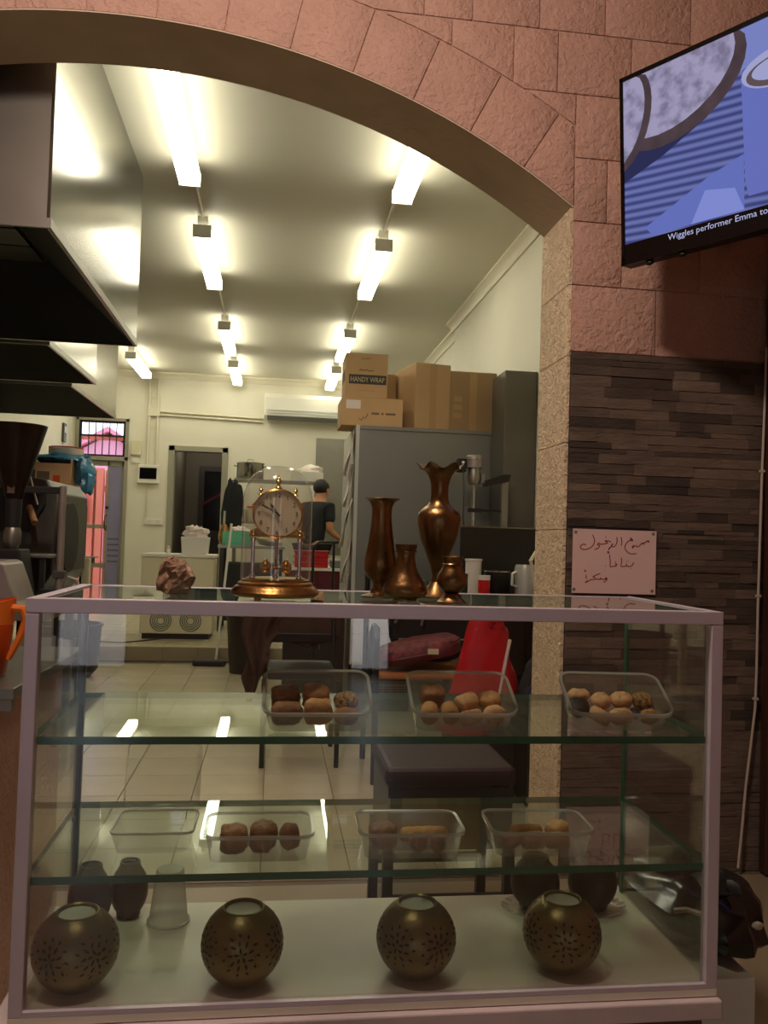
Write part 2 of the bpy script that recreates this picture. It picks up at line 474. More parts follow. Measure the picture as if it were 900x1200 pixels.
# street wall behind the viewer with a glazed doorway and a second added for its reflection
m = MB()
for a, b in ((XL - 0.15, -1.67), (-1.10, 0.64), (1.0, XR + 0.2)): m.box(a, b, STREET - 0.15, STREET, FLOOR - 0.006, CEIL + 0.25)
m.box(-1.67, -1.10, STREET - 0.15, STREET, 1.0, CEIL + 0.25).box(0.64, 1.0, STREET - 0.15, STREET, 1.0, CEIL + 0.25)
struct(m.build('wall_street', 'front_wall'))
for k, (a, b) in enumerate(((-1.67, -1.10), (0.64, 1.0))):
    fr = MB()
    for x0, x1, z0, z1 in ((a, a + 0.03, FLOOR, 1.0), (b - 0.03, b, FLOOR, 1.0), (a, b, 0.97, 1.0), (a, b, FLOOR, FLOOR + 0.05)):
        fr.box(x0, x1, STREET - 0.1, STREET - 0.05, z0, z1)
    d = struct(fr.build('door_%d' % (k + 3), 'alu_dark'))
    MB().box(a + 0.03, b - 0.03, STREET - 0.08, STREET - 0.074, FLOOR + 0.05, 0.97).build('pane', 'clear_glass', d)
struct(MB().box(-8, 8, -14, STREET - 0.15, FLOOR - 0.2, FLOOR - 0.05).build('street_pavement', 'paper'))

# ---- arch wall
AX, AS, AZ = -0.55, 1.55, 1.18            # centre, half span, springing height
RISE = 0.508
AR = (AS * AS + RISE * RISE) / (2 * RISE); ACZ = AZ + RISE - AR
def arch_z(x, r=AR):
    d = r * r - (x - AX) ** 2
    return ACZ + math.sqrt(d) if d > 0 else -9
TOP = CEIL + 0.25
NA = 40
m = MB()
m.box(XL - 0.15, AX - AS, FY0, FY1, FLOOR - 0.006, TOP).box(AX + AS, XR + 0.2, FY0, FY1, FLOOR - 0.006, TOP)
xs = [AX - AS + 2 * AS * k / NA for k in range(NA + 1)]
for a, b in zip(xs, xs[1:]):
    za, zb = arch_z(a), arch_z(b)
    vs = [(a, FY0, za), (b, FY0, zb), (b, FY0, TOP), (a, FY0, TOP), (a, FY1, za), (b, FY1, zb), (b, FY1, TOP), (a, FY1, TOP)]
    m.add(vs, [(0, 1, 2, 3), (5, 4, 7, 6)], 0); m.add(vs, [(1, 0, 4, 5)], 1)
wall_front = struct(m.build('wall_front', ['pink_plaster', 'soffit'], recalc=False))
# soffit lining of the arch
m = MB(); sv = []; sf = []
for k, x in enumerate(xs):
    z = arch_z(x)
    nx, nz = (x - AX) / AR, (z - ACZ) / AR
    for y in (FY0 - 0.0050, FY1 + 0.001):
        for t in (0.0, 0.004): sv.append((x + nx * (t - 0.004), y, z + nz * (t - 0.004)))
for k in range(NA):
    a, b = 4 * k, 4 * (k + 1)
    sf += [(a, b, b + 2, a + 2), (a + 1, a + 3, b + 3, b + 1), (a, a + 1, b + 1, b), (a + 2, b + 2, b + 3, a + 3)]
m.add(sv, sf); m.build('soffit', 'soffit', wall_front, smooth=30)
PY0 = FY0 - 0.0055                         # face of the painted blocks
def plate(poly, y0=PY0, mt='pink_plaster', bev=0.0022, name='block', parent=wall_front):
    return MB().prism(poly, y0, FY0 + 0.001).build(name, mt, parent, bevel=bev, seg=2, smooth=50)
ER = AR + 0.235
a_max = math.asin(AS / AR)
n_v = 15; g = 0.0028
for k in range(n_v):
    t0 = -a_max + 2 * a_max * k / n_v; t1 = -a_max + 2 * a_max * (k + 1) / n_v
    if AX + AR * math.sin(t1) < -1.35: continue
    poly = []
    for j in range(5):
        t = t0 + g / AR / 2 + (t1 - t0 - g / AR) * j / 4; poly.append((AX + (AR + 0.001) * math.sin(t), ACZ + (AR + 0.001) * math.cos(t)))
    for j in range(5):
        t = t1 - g / ER / 2 - (t1 - t0 - g / ER) * j / 4; r = ER
        x, z = AX + r * math.sin(t), ACZ + r * math.cos(t)
        if x > AX + AS - 0.003: x = AX + AS - 0.003
        poly.append((x, z))
    plate(poly)
zc = [0.672, 0.905, 1.13, 1.355, 1.58, 1.80, 2.03, TOP]
rows = [[1.0, 1.31, 1.75], [1.0, 1.18, 1.47, 1.75], [1.0, 1.12, 1.36, 1.75], [0.80, 1.0, 1.24, 1.52, 1.75],
        [0.30, 0.55, 0.77, 0.93, 1.20, 1.48, 1.75], [-1.35, -0.95, -0.6, -0.2, 0.1, 0.45, 0.62, 0.86, 1.10, 1.42, 1.75],
        [-1.35, -1.1, -0.75, -0.4, 0.0, 0.3, 0.56, 0.74, 1.0, 1.3, 1.75]]
for r, xs_ in enumerate(rows):
    z0, z1 = zc[r] + g / 2, zc[r + 1] - g / 2
    for a, b in zip(xs_, xs_[1:]):
        a += g / 2; b -= g / 2
        low = []
        for j in range(13):
            x = a + (b - a) * j / 12
            zz = z0
            if x < AX + AS: zz = max(z0, arch_z(x, ER + g))
            low.append((x, zz))
        keep = [(x, zz) for x, zz in low if zz < z1 - 0.004]
        if len(keep) < 2: continue
        if all(abs(zz - z0) < 1e-6 for _, zz in keep): keep = [keep[0], keep[-1]]
        plate(keep + [(keep[-1][0], z1), (keep[0][0], z1)])
# reveal blocks on the inside of the right pier
zr = [FLOOR, -0.85, -0.55, -0.25, 0.05, 0.352, 0.655, 0.905, AZ - 0.004]
for a, b in zip(zr, zr[1:]):
    MB().box(AX + AS - 0.012, AX + AS + 0.001, PY0, FY1, a + 0.001, b - 0.001).build('reveal_block', 'reveal_plaster', wall_front, bevel=0.002)
# stone cladding strips
m = MB().box(AX + AS + 0.002, XR, FY0 - 0.006, FY0 + 0.001, FLOOR, 0.668); m.build('cladding_bed', 'stone_back', wall_front)
rs = random.Random(3)
z = 0.668; count = 0; rest = MB(); cuts_prev = []
base_me = {}
row = 0
while z > FLOOR + 0.02:
    h = rs.choice((0.017, 0.022, 0.028, 0.034, 0.038))
    if abs((0.668 - z) % 0.305 - 0.305) < h * 0.6: h = max(0.014, 0.305 - (0.668 - z) % 0.305)
    x = AX + AS + 0.002
    while x < XR - 0.01:
        wd = rs.uniform(0.08, 0.24)
        if XR - x - wd < 0.06: wd = XR - x
        dp = rs.uniform(0.007, 0.0125)
        yf = FY0 - 0.006 - dp
        sk = rs.uniform(-0.005, 0.005) if h > 0.018 else 0
        poly = [(x + 0.0002, z - h + 0.0002), (x + wd - 0.0002, z - h + 0.0002 + max(sk, 0) * 0.5), (x + wd - 0.0002, z - 0.0002), (x + 0.0002, z - 0.0002 + min(sk, 0) * 0.5)]
        if z > -0.62 and count < 300:
            MB().prism(poly, yf, FY0 - 0.005).build('stone_strip', 'stone', wall_front, bevel=0.0007, seg=1); count += 1
        else: rest.prism(poly, yf, FY0 - 0.005)
        x += wd
    z -= h; row += 1
o = rest.build('stone_strips_low', 'stone', wall_front); o['kind'] = 'stuff'
struct(MB().box(XR - 0.030, XR, 2.69, FY0 - 0.024, FLOOR, 1.0).build('trim_5', 'brown_wood', bevel=0.004))

# ---- back door (door_1), transom with bars, yard
D0, D1 = -2.66, -1.97
m = MB()
for x0, x1, z0, z1 in ((D0, D0 + 0.045, UPPER, 1.50), (D1 - 0.045, D1, UPPER, 1.50), (D0, D1, 0.93, 0.985), (D0, D1, 1.46, 1.50)):
    m.box(x0, x1, BACK - 0.02, BACK + 0.12, z0, z1)
door1 = struct(m.build('door_1', 'door_frame_paint', bevel=0.004))
m = MB(); a, b = D0 + 0.045, D1 - 0.045
for x0, x1, z0, z1 in ((a, a + 0.05, UPPER, 0.93), (b - 0.22, b - 0.19, UPPER, 0.93), (b - 0.03, b, UPPER, 0.93), (a, b, 0.86, 0.93), (a, b - 0.2, 0.02, 0.07), (a, b - 0.2, -0.50, -0.44), (a, b, UPPER, UPPER + 0.10)):
    m.box(x0, x1, BACK + 0.03, BACK + 0.07, z0, z1)
m.build('leaf_frame', 'door_frame_paint', door1, bevel=0.003)
for z0, z1 in ((0.07, 0.86), (-0.44, 0.02), (UPPER + 0.1, -0.50)):
    MB().box(a + 0.05, b - 0.22, BACK + 0.047, BACK + 0.053, z0, z1).build('pane', 'clear_glass', door1)
side_panel = MB().box(b - 0.19, b - 0.03, BACK + 0.04, BACK + 0.06, UPPER + 0.1, 0.86).build('side_panel', 'lilac_panel', door1)
mk = MB()
for r in range(5):
    for c in range(5): mk.box(b - 0.178 + c * 0.028, b - 0.178 + c * 0.028 + 0.020, BACK + 0.0385, BACK + 0.0399, -0.13 - r * 0.075, -0.105 - r * 0.075)
mk.build('printed_marks', 'mark_dark', side_panel)
m = MB().cyl((b - 0.205, BACK + 0.0, 0.30), (b - 0.205, BACK + 0.03, 0.30), 0.02).tube([(b - 0.205, BACK + 0.03, 0.2), (b - 0.225, BACK, 0.18), (b - 0.225, BACK, 0.02), (b - 0.205, BACK + 0.03, 0.0)], 0.008)
m.build('door_handle', 'bar_black', door1, smooth=True)
win = struct(MB().box(a, b, BACK + 0.05, BACK + 0.056, 0.985, 1.46).build('window_1', 'clear_glass'))
m = MB()
for x0, x1, z0, z1 in ((a, a + 0.03, 0.985, 1.46), (b - 0.03, b, 0.985, 1.46), (a, b, 0.985, 1.01), (a, b, 1.435, 1.46), (a, b, 1.25, 1.275)):
    m.box(x0, x1, BACK + 0.01, BACK + 0.04, z0, z1)
m.build('grille_frame', 'bar_black', win)
for k in range(5):
    x = a + 0.03 + (b - a - 0.06) * (k + 1) / 6
    MB().cyl((x, BACK + 0.025, 0.99), (x, BACK + 0.025, 1.45), 0.007, n=8).build('window_bar', 'bar_black', win)
struct(MB().box(-8, 4, BACK + 0.15, 24, UPPER - 0.3, UPPER - 0.02).build('yard_ground', 'yard'))
fence = thing('paling_fence', 'salmon pink paling fence seen through the open back door', 'fence', (0, 0, 0))
for k in range(17):
    x = -3.75 + k * 0.125; zt = 1.02 - 0.14 * max(0, (k - 6)) / 10
    MB().prism([(x, UPPER - 0.02), (x + 0.112, UPPER - 0.02), (x + 0.112, zt - 0.03), (x + 0.084, zt), (x + 0.028, zt), (x, zt - 0.03)], 14.0, 14.022).build('paling', 'fence_pink', fence)
for z_ in (0.62, 0.05, -0.62): MB().box(-3.76, -1.62, 13.96, 14.0, z_, z_ + 0.10).build('rail', 'fence_pink', fence)
for x in (-3.0, -2.86, -1.7): MB().box(x, x + 0.10, 13.86, 13.955, UPPER - 0.02, 1.0).build('post', 'fence_pink', fence)
tw = MB(); n = 8
for i in range(n + 1):
    for j in range(7):
        u, v = i / n, j / 6
        tw.v.append((-3.18 + 0.20 * u, 13.80 + 0.03 * math.sin(u * 9 + v * 2), 0.52 - 0.44 * v - 0.04 * math.sin(u * 6)))
for i in range(n):
    for j in range(6): tw.f.append((i * 7 + j, (i + 1) * 7 + j, (i + 1) * 7 + j + 1, i * 7 + j + 1)); tw.m.append(0)
o = tw.build('towel', 'magenta_cloth', smooth=True); o.modifiers.new('s', 'SOLIDIFY').thickness = 0.012
tag(o, 'magenta towel hung in front of the salmon fence in the yard', 'towel')
sh = thing('garden_shed', 'pink gabled outbuilding beyond the yard seen through the barred transom', 'building')
MB().box(-4.6, -2.2, 17.5, 20, UPPER - 0.02, 1.25).build('shed_wall', 'gable_pink', sh)
MB().prism([(-4.6, 1.25), (-2.2, 1.25), (-3.4, 1.95)], 17.5, 20).build('gable', 'gable_pink', sh)
MB().prism([(-4.8, 1.16), (-3.4, 2.0), (-2.0, 1.16), (-2.0, 1.26), (-3.4, 2.1), (-4.8, 1.26)], 17.3, 20.2).build('roof', 'awning_pink', sh)
aw = thing('awning', 'pink corrugated awning edge above the back door', 'awning')
MB().box(-3.9, -1.7, 12.9, 13.0, 1.36, 1.42).build('awning_beam', 'fence_pink', aw)
m = MB()
for k in range(22): m.box(-3.9 + 0.1 * k, -3.9 + 0.1 * k + 0.055, 11.66, 13.0, 1.62 - 0.0, 1.64)
m.box(-3.9, -1.7, 11.66, 13.0, 1.64, 1.65)
m.build('awning_sheet', 'awning_pink', aw)

# ---- passage (door_2)
m = MB()
for x0, x1, z0, z1 in ((-1.44, -1.36, UPPER, 1.17), (-0.73, -0.65, UPPER, 1.17), (-1.44, -0.65, 1.10, 1.17)): m.box(x0, x1, BACK - 0.02, BACK + 0.15, z0, z1)
struct(m.build('trim_6', 'door_frame_paint', bevel=0.004))
m = MB().box(-1.50, -1.40, BACK + 0.15, 13.3, UPPER, 1.6).box(-0.45, -0.35, BACK + 0.15, 13.3, UPPER, 1.6).box(-1.5, -0.35, BACK + 0.15, 13.3, 1.6, 1.7).box(-1.5, -0.35, 13.3, 13.4, UPPER, 1.7)
struct(m.build('wall_passage', 'passage_wall', recalc=True))
d2 = struct(MB().box(-1.18, -0.5, 13.22, 13.27, UPPER, 1.05).build('door_2', 'dark_door', bevel=0.004))
MB().box(-1.10, -0.60, 13.212, 13.219, 0.05, 0.97).build('pane', 'black_gloss', d2)
br = MB().box(-0.33, 0.33, 0, 0.012, -0.02, 0.02); br.xf(Matrix.Translation((-0.84, 13.195, 0.62)) @ Matrix.Rotation(-0.55, 4, 'Y')); br.build('brace_bar', 'maroon', d2)
struct(MB().box(-1.5, -0.35, BACK + 0.15, 13.4, UPPER - 0.1, UPPER - 0.001).build('floor_passage', 'floor_base'))

# ================================================================== CEILING LIGHTS
def make_light():
    t = thing('ceiling_light', '', 'light', (0, 0, 2.0), group='fluorescent battens on the kitchen ceiling')
    MB().box(-0.058, 0.058, -0.60, 0.60, 0.0, 0.075).build('diffuser', 'tube_light', t, bevel=0.008)
    MB().box(-0.035, 0.035, -0.59, 0.59, 0.0765, 0.149).build('batten', 'white_plastic', t)
    for s in (-1, 1): MB().box(-0.062, 0.062, s * 0.601 if s > 0 else -0.62, 0.62 if s > 0 else -0.601, -0.004, 0.082).build('end_cap', 'white_plastic', t, bevel=0.004)
    return t
proto = make_light(); first = True
LY = (4.23, 6.27, 8.82, 10.66)
nth = ('nearest the arch', 'second from the arch', 'third from the arch', 'by the back wall')
for row_x, nm in ((-0.55, 'left'), (0.69, 'right')):
    for k, y in enumerate(LY):
        lab = 'fluorescent ceiling batten in the %s row, %s' % (nm, nth[k])
        if first: t = proto; first = False; t['label'] = lab; t.location = (row_x, y, 2.0)
        else: t = dup(proto, lab, (row_x, y, 2.0))
dup(proto, 'fluorescent ceiling batten above the barred back door transom', (-1.72, 10.5, 2.0))
dup(proto, 'fluorescent ceiling batten hidden behind the extractor hoods', (-1.75, 8.4, 2.0))
for row_x, nm in ((-0.55, 'left'), (0.69, 'right')):
    for k in range(3):
        y0, y1 = LY[k] + 0.63, LY[k + 1] - 0.63
        o = MB().tube([(row_x, y0, 2.138), (row_x, y1, 2.138)], 0.011, 8).build('conduit', 'trim_white', smooth=True)
        tag(o, 'thin conduit joining battens %s and %s of the %s ceiling row' % (('one', 'two', 'three')[k], ('two', 'three', 'four')[k], nm), 'conduit', 'ceiling conduits')
# front room pendant lamp, above and behind the viewer
pl = thing('pendant_lamp', 'warm pendant lamp with brown shade above the counter', 'lamp', (-0.35, 1.05, CEIL + 0.25))
MB().cyl((0, 0, 0), (0, 0, -0.25), 0.004, n=6).build('cord', 'black_plastic', pl)
MB().lathe([(0.03, -0.25), (0.17, -0.36), (0.165, -0.36), (0.025, -0.255)], 24).build('lamp_shade', 'brown_panel', pl, smooth=True)
MB().blob((0, 0, -0.33), (0.035, 0.035, 0.045), amp=0).build('light_bulb', 'bulb', pl, smooth=True)
ld = bpy.data.lights.new('pendant_light', 'POINT'); ld.energy = LAMP_WATTS; ld.color = (1.0, 0.80, 0.68); ld.shadow_soft_size = 0.13
lo = bpy.data.objects.new('pendant_light', ld); COL.objects.link(lo); lo.parent = pl; lo.location = (0, 0, -0.40)

# ================================================================== COUNTER AND DISPLAY CABINET
CX0, CX1, CY0, CY1, CZT, CZB = -0.377, 0.778, 1.350, 1.740, -0.109, -0.750
ct = thing('counter', 'low counter with veined marble top under the glass display cabinet', 'counter', (0, 0, FLOOR - 0.006))
gz = -(FLOOR - 0.006)
MB().box(CX0 - 0.03, CX1 + 0.004, CY0 - 0.012, CY1 + 0.03, CZB - 0.046 + gz, CZB - 0.0145 + gz).build('marble_top', 'marble', ct, bevel=0.003)
MB().box(CX0 + 0.0, CX1 - 0.02, CY0 + 0.01, CY1 + 0.01, 0, CZB - 0.0465 + gz).build('body', 'brown_panel', ct, bevel=0.003)
cab = thing('display_cabinet', 'aluminium framed glass display cabinet with two glass shelves', 'cabinet', (0, 0, CZB - 0.014))
oz = CZB - 0.014
def cpart(name, mt, args, bevel=0.0, parent=None, sides=None):
    x0, x1, y0, y1, z0, z1 = args
    return MB().box(x0, x1, y0, y1, z0 - oz, z1 - oz, sides=sides).build(name, mt, parent or cab, bevel=bevel)
F = 0.021
cpart('base_board', 'base_board', (CX0, CX1, CY0, CY1, CZB - 0.013, CZB), 0.001)
cpart('front_track', 'alu_frame', (CX0 + F, CX1 - F, CY0, CY0 + 0.008, CZB + 0.0005, CZB + 0.008))
cpart('post', 'alu_frame', (CX0, CX0 + F, CY0, CY0 + F, CZB + 0.0005, CZT - 0.0235), 0.0012)
cpart('post', 'alu_frame', (CX1 - F, CX1, CY0, CY0 + F, CZB + 0.0005, CZT - 0.0235), 0.0012)
cpart('rear_post', 'alu_dark', (CX0, CX0 + 0.014, CY1 - 0.014, CY1, CZB + 0.0005, CZT - 0.0235), 0.001)
cpart('rear_post', 'glass_edge', (CX1 - 0.007, CX1, CY1 - 0.012, CY1, CZB + 0.0005, CZT - 0.0235))
cpart('top_rail', 'alu_frame', (CX0, CX1, CY0, CY0 + F, CZT - 0.0225, CZT), 0.0012)
cpart('side_rail', 'alu_frame', (CX0, CX0 + F, CY0 + F + 0.0005, CY1 - 0.012, CZT - 0.0225, CZT), 0.0012)
cpart('side_rail', 'alu_frame', (CX1 - 0.008, CX1, CY0 + F + 0.0005, CY1 - 0.012, CZT - 0.0225, CZT), 0.0012)
cpart('rear_rail', 'alu_frame', (CX0, CX1, CY1 - 0.0115, CY1, CZT - 0.0225, CZT - 0.002), 0.0012)
cpart('top_glass', ['top_glass', 'glass_edge'], (CX0 + F, CX1 - 0.009, CY0 + F, CY1 - 0.012, CZT - 0.009, CZT - 0.003), sides=1)
cpart('front_glass', 'clear_glass', (CX0 + F, CX1 - F, CY0 + 0.010, CY0 + 0.015, CZB + 0.009, CZT - 0.023))
cpart('side_glass', 'clear_glass', (CX0 + 0.004, CX0 + 0.009, CY0 + F + 0.001, CY1 - 0.015, CZB + 0.001, CZT - 0.023))
cpart('side_glass', 'clear_glass', (CX1 - 0.006, CX1 - 0.001, CY0 + F + 0.001, CY1 - 0.013, CZB + 0.001, CZT - 0.023))
S1, S2 = -0.3265, -0.5440
SLOPE = math.radians(0.62)      # the shelves lean a touch forward
def shelf_z(z, y): return z + (y - CY0 - 0.0165) * math.tan(SLOPE)
for z in (S1, S2):
    sh_ = MB().box(CX0 + 0.010, CX1 - 0.0075, 0, CY1 - CY0 - 0.0325, -0.0125, 0, sides=1).xf(Matrix.Translation((0, CY0 + 0.0165, z - oz)) @ Matrix.Rotation(SLOPE, 4, 'X'))
    sh_.build('shelf', ['shelf_glass', 'glass_edge'], cab)
    for x in (CX0 + 0.010, CX1 - 0.013):
        for y in (CY0 + 0.08, CY1 - 0.06): cpart('shelf_clip', 'alu_dark', (x, x + 0.006, y, y + 0.012, z - 0.019, z - 0.013))

# ------------------------------------------------------------------ food tubs and pastries
def rrect(w, d, r, n=4):
    pts = []
    for cx, cy, a0 in ((w / 2 - r, d / 2 - r, 0), (-w / 2 + r, d / 2 - r, PI / 2), (-w / 2 + r, -d / 2 + r, PI), (w / 2 - r, -d / 2 + r, 1.5 * PI)):
        for k in range(n + 1): a = a0 + PI / 2 * k / n; pts.append((cx + r * math.cos(a), cy + r * math.sin(a)))
    return pts
def tub_meshes(w, d, h, tp=0.012):
    b = rrect(w - 2 * tp, d - 2 * tp, 0.016); t = rrect(w - 0.008, d - 0.008, 0.020); n = len(b)
    m = MB(); vs = [(x, y, 0.001) for x, y in b] + [(x, y, h) for x, y in t]
    m.add(vs, [tuple(range(n))] + [(k, (k + 1) % n, n + (k + 1) % n, n + k) for k in range(n)])
    wall = m.mesh('tub_wall', 'frosted_tub', smooth=50)
    m = MB(); o1, o2 = rrect(w - 0.010, d - 0.010, 0.019), rrect(w, d, 0.024); lo = [(x, y, h - 0.005) for x, y in o2]
    vs = [(x, y, h) for x, y in o1] + [(x, y, h + 0.001) for x, y in o2] + lo
    m.add(vs, [(k, (k + 1) % n, n + (k + 1) % n, n + k) for k in range(n)] + [(n + k, n + (k + 1) % n, 2 * n + (k + 1) % n, 2 * n + k) for k in range(n)])
    rim = m.mesh('rim', 'frosted_rim', smooth=50)
    return wall, rim
TW, TD, TH = 0.185, 0.122, 0.046
tub_me = tub_meshes(TW, TD, TH)
def tub(label, M, name='food_tub', group='takeaway tubs of pastries in the cabinet'):
    t = thing(name, label, 'food container', group=group)
    t.matrix_world = M
    inst(tub_me[0], 'tub_wall', t); inst(tub_me[1], 'rim', t)
    return t
def pastry(kind, M, loc, size, rot, seed, label, group, mt):
    mb = MB()
    if kind == 'slice':       # square syrup slice with soft edges
        mb.blob((0, 0, 0), size, seed, 0.08, 3.4, 20, 10, rot=rot)
    elif kind == 'roll':      # finger roll with ridges
        mb.lathe([(0, -1), (0.55, -0.97), (0.9, -0.85), (1, -0.6), (0.93, -0.45), (1.02, -0.2), (0.95, 0), (1.03, 0.2), (0.94, 0.45), (1, 0.62), (0.9, 0.85), (0.5, 0.97), (0, 1)], 14)
        mb.xf(Matrix.Rotation(rot, 4, 'Z') @ Matrix.Diagonal((size[0], size[1], size[2], 1)) @ Matrix.Rotation(PI / 2, 4, 'Y'))
    elif kind == 'fan':       # shell shaped biscuit
        mb.blob((0, 0, 0), size, seed, 0.04, 2.4, 20, 8, rot=rot)
        mb.v = [(x, y, z * (1 + 0.12 * math.sin(14 * math.atan2(y, x)))) for x, y, z in mb.v]
    else:
        mb.blob((0, 0, 0), size, seed, 0.07, 2.3, 16, 9, rot=rot)
    o = mb.build('pastry', mt, smooth=60)
    o.matrix_world = M @ Matrix.Translation(loc)
    tag(o, label, 'pastry', group)
    return o
def upper(x, y, tilt, rz=0.0):      # tub leaning back on a low block, its front bottom edge on the shelf
    return Matrix.Translation((x, y, shelf_z(S1, y) + 0.0006)) @ Matrix.Rotation(rz, 4, 'Z') @ Matrix.Rotation(tilt, 4, 'X') @ Matrix.Translation((0, TD / 2 - 0.012, 0))
def flat(x, y, rz=0.0): return Matrix.Translation((x, y, shelf_z(S2, y) + 0.0006)) @ Matrix.Rotation(SLOPE, 4, 'X') @ Matrix.Rotation(rz, 4, 'Z')
TILT = math.radians(27)
MA, MBb, MC = upper(0.083, 1.395, TILT, 0.0), upper(0.332, 1.395, TILT, -0.02), upper(0.612, 1.398, TILT, -0.09)
MD, ME, MF = flat(-0.006, 1.455, 0.0), flat(0.254, 1.455, -0.02), flat(0.485, 1.452, -0.05)
tubs = [(MA, 'tilted food tub of brown syrup slices at the left of the upper shelf'), (MBb, 'tilted food tub of golden rolls in front of the red bag on the upper shelf'),
        (MC, 'tilted food tub of mixed biscuits at the right end of the upper shelf'), (MD, 'food tub of three brown cakes on the lower shelf beside the empty clear box'),
        (ME, 'food tub of finger rolls in the middle of the lower shelf'), (MF, 'food tub of pastries at the right end of the lower shelf')]
for M_, lab in tubs: tub(lab, M_)
for M_, nm in ((MA, 'the brown syrup slices'), (MBb, 'the golden rolls'), (MC, 'the mixed biscuits')):
    p = M_ @ Vector((0, 0.030, 0)); zs = shelf_z(S1, p.y + 0.013); hgt = p.z - zs
    o = MB().box(-0.07, 0.07, -0.012, 0.012, 0, hgt - 0.009).build('prop_block', 'clear_tub', bevel=0.003)
    o.matrix_world = Matrix.Translation((p.x, p.y, zs + 0.0005))
    tag(o, 'clear plastic prop under the tub of %s' % nm, 'prop', 'props under the tilted tubs')
def pp(M_, tubname, items):
    for k, (kind, x, y, s, rot, mt, what) in enumerate(items):
        pastry(kind, M_, (x, y, s[2] + 0.0035), s, rot, hash_(tubname, k), '%s in the %s' % (what, tubname), 'pastries in the tubs', mt)
def hash_(a, k): return sum(ord(c) for c in a) * 31 + k * 17
pp(MA, 'left upper tub', [
    ('slice', -0.052, 0.018, (0.025, 0.020, 0.017), 0.05, 'pastry_brown', 'back left brown slice'), ('slice', -0.050, -0.024, (0.026, 0.019, 0.016), -0.04, 'pastry_brown', 'front left brown slice'),
    ('slice', 0.000, 0.020, (0.023, 0.021, 0.018), 0.0, 'pastry_brown', 'tall middle brown slice'), ('slice', 0.002, -0.023, (0.024, 0.019, 0.019), 0.1, 'pastry', 'front middle golden slice'),
    ('bun', 0.052, 0.012, (0.021, 0.019, 0.013), 0.2, 'pastry_seed', 'round seeded biscuit'), ('bun', 0.050, -0.027, (0.022, 0.017, 0.012), 0.0, 'pastry_brown', 'front right dark biscuit')])
pp(MBb, 'middle upper tub', [
    ('slice', -0.045, 0.022, (0.022, 0.019, 0.018), 0.1, 'pastry_brown', 'dark square pastry'), ('roll', -0.056, -0.022, (0.018, 0.015, 0.015), 1.4, 'pastry', 'front left golden roll'),
    ('roll', -0.020, -0.022, (0.018, 0.015, 0.015), 1.6, 'pastry', 'second golden roll from the left'), ('roll', 0.014, 0.006, (0.020, 0.016, 0.016), 0.5, 'pastry_pale', 'ridged pale roll'),
    ('roll', 0.016, -0.031, (0.020, 0.013, 0.013), 0.3, 'pastry_pale', 'front pale roll'), ('bun', 0.058, 0.016, (0.021, 0.018, 0.014), 0.1, 'pastry', 'rounded golden bun'), ('bun', 0.058, -0.024, (0.020, 0.018, 0.014), 0.4, 'pastry_pale', 'front right pale bun')])
pp(MC, 'right upper tub', [
    ('fan', -0.055, 0.030, (0.022, 0.013, 0.012), 0.2, 'pastry_pale', 'ribbed shell biscuit'), ('bun', -0.062, -0.006, (0.020, 0.022, 0.013), 0.0, 'pastry_choc', 'flat chocolate biscuit'),
    ('fan', -0.018, 0.014, (0.019, 0.017, 0.013), 0.4, 'pastry_pale', 'fluted biscuit with dark rim'), ('fan', 0.022, 0.018, (0.020, 0.017, 0.013), 0.0, 'pastry_pale', 'round fluted biscuit'),
    ('bun', 0.060, 0.016, (0.019, 0.019, 0.014), 0.3, 'pastry_seed', 'nut covered biscuit'), ('roll', -0.030, -0.028, (0.020, 0.012, 0.013), 2.3, 'pastry_pale', 'pale diagonal finger biscuit'),
    ('fan', 0.008, -0.028, (0.022, 0.016, 0.013), 0.2, 'pastry_pale', 'wide fluted front biscuit'), ('bun', 0.038, -0.014, (0.009, 0.011, 0.009), 0.0, 'pastry_choc', 'small chocolate ball'), ('fan', 0.060, -0.026, (0.017, 0.015, 0.012), 0.5, 'pastry', 'reddish fluted biscuit')])
pp(MD, 'lower tub by the empty box', [
    ('slice', -0.042, -0.004, (0.023, 0.030, 0.021), 0.05, 'pastry_brown', 'split brown cake'), ('slice', 0.006, -0.002, (0.021, 0.030, 0.023), -0.3, 'pastry_brown', 'middle brown cake'), ('bun', 0.052, 0.0, (0.018, 0.028, 0.021), 0.1, 'pastry_brown', 'rounded brown cake')])
pp(ME, 'lower middle tub', [
    ('slice', -0.045, 0.0, (0.024, 0.030, 0.019), 0.02, 'pastry_brown', 'square brown cake'), ('roll', 0.014, -0.020, (0.014, 0.016, 0.015), 1.5, 'pastry_brown', 'left upright finger roll'),
    ('roll', 0.046, -0.022, (0.014, 0.015, 0.015), 1.6, 'pastry_brown', 'middle upright finger roll'), ('roll', 0.030, 0.018, (0.044, 0.013, 0.014), 0.05, 'pastry', 'long roll lying across'), ])
pp(MF, 'lower right tub', [
    ('roll', -0.050, -0.018, (0.018, 0.016, 0.014), 0.9, 'pastry_brown', 'left rolled pastry'), ('roll', -0.010, -0.020, (0.022, 0.016, 0.015), 0.2, 'pastry', 'middle rolled pastry'),
    ('roll', 0.034, -0.018, (0.022, 0.015, 0.014), 0.1, 'pastry', 'right rolled pastry'), ('slice', 0.045, 0.022, (0.020, 0.017, 0.017), 0.5, 'pastry_pale', 'pale corner pastry'), ('roll', -0.012, 0.024, (0.030, 0.014, 0.014), 0.0, 'pastry', 'back rolled pastry')])
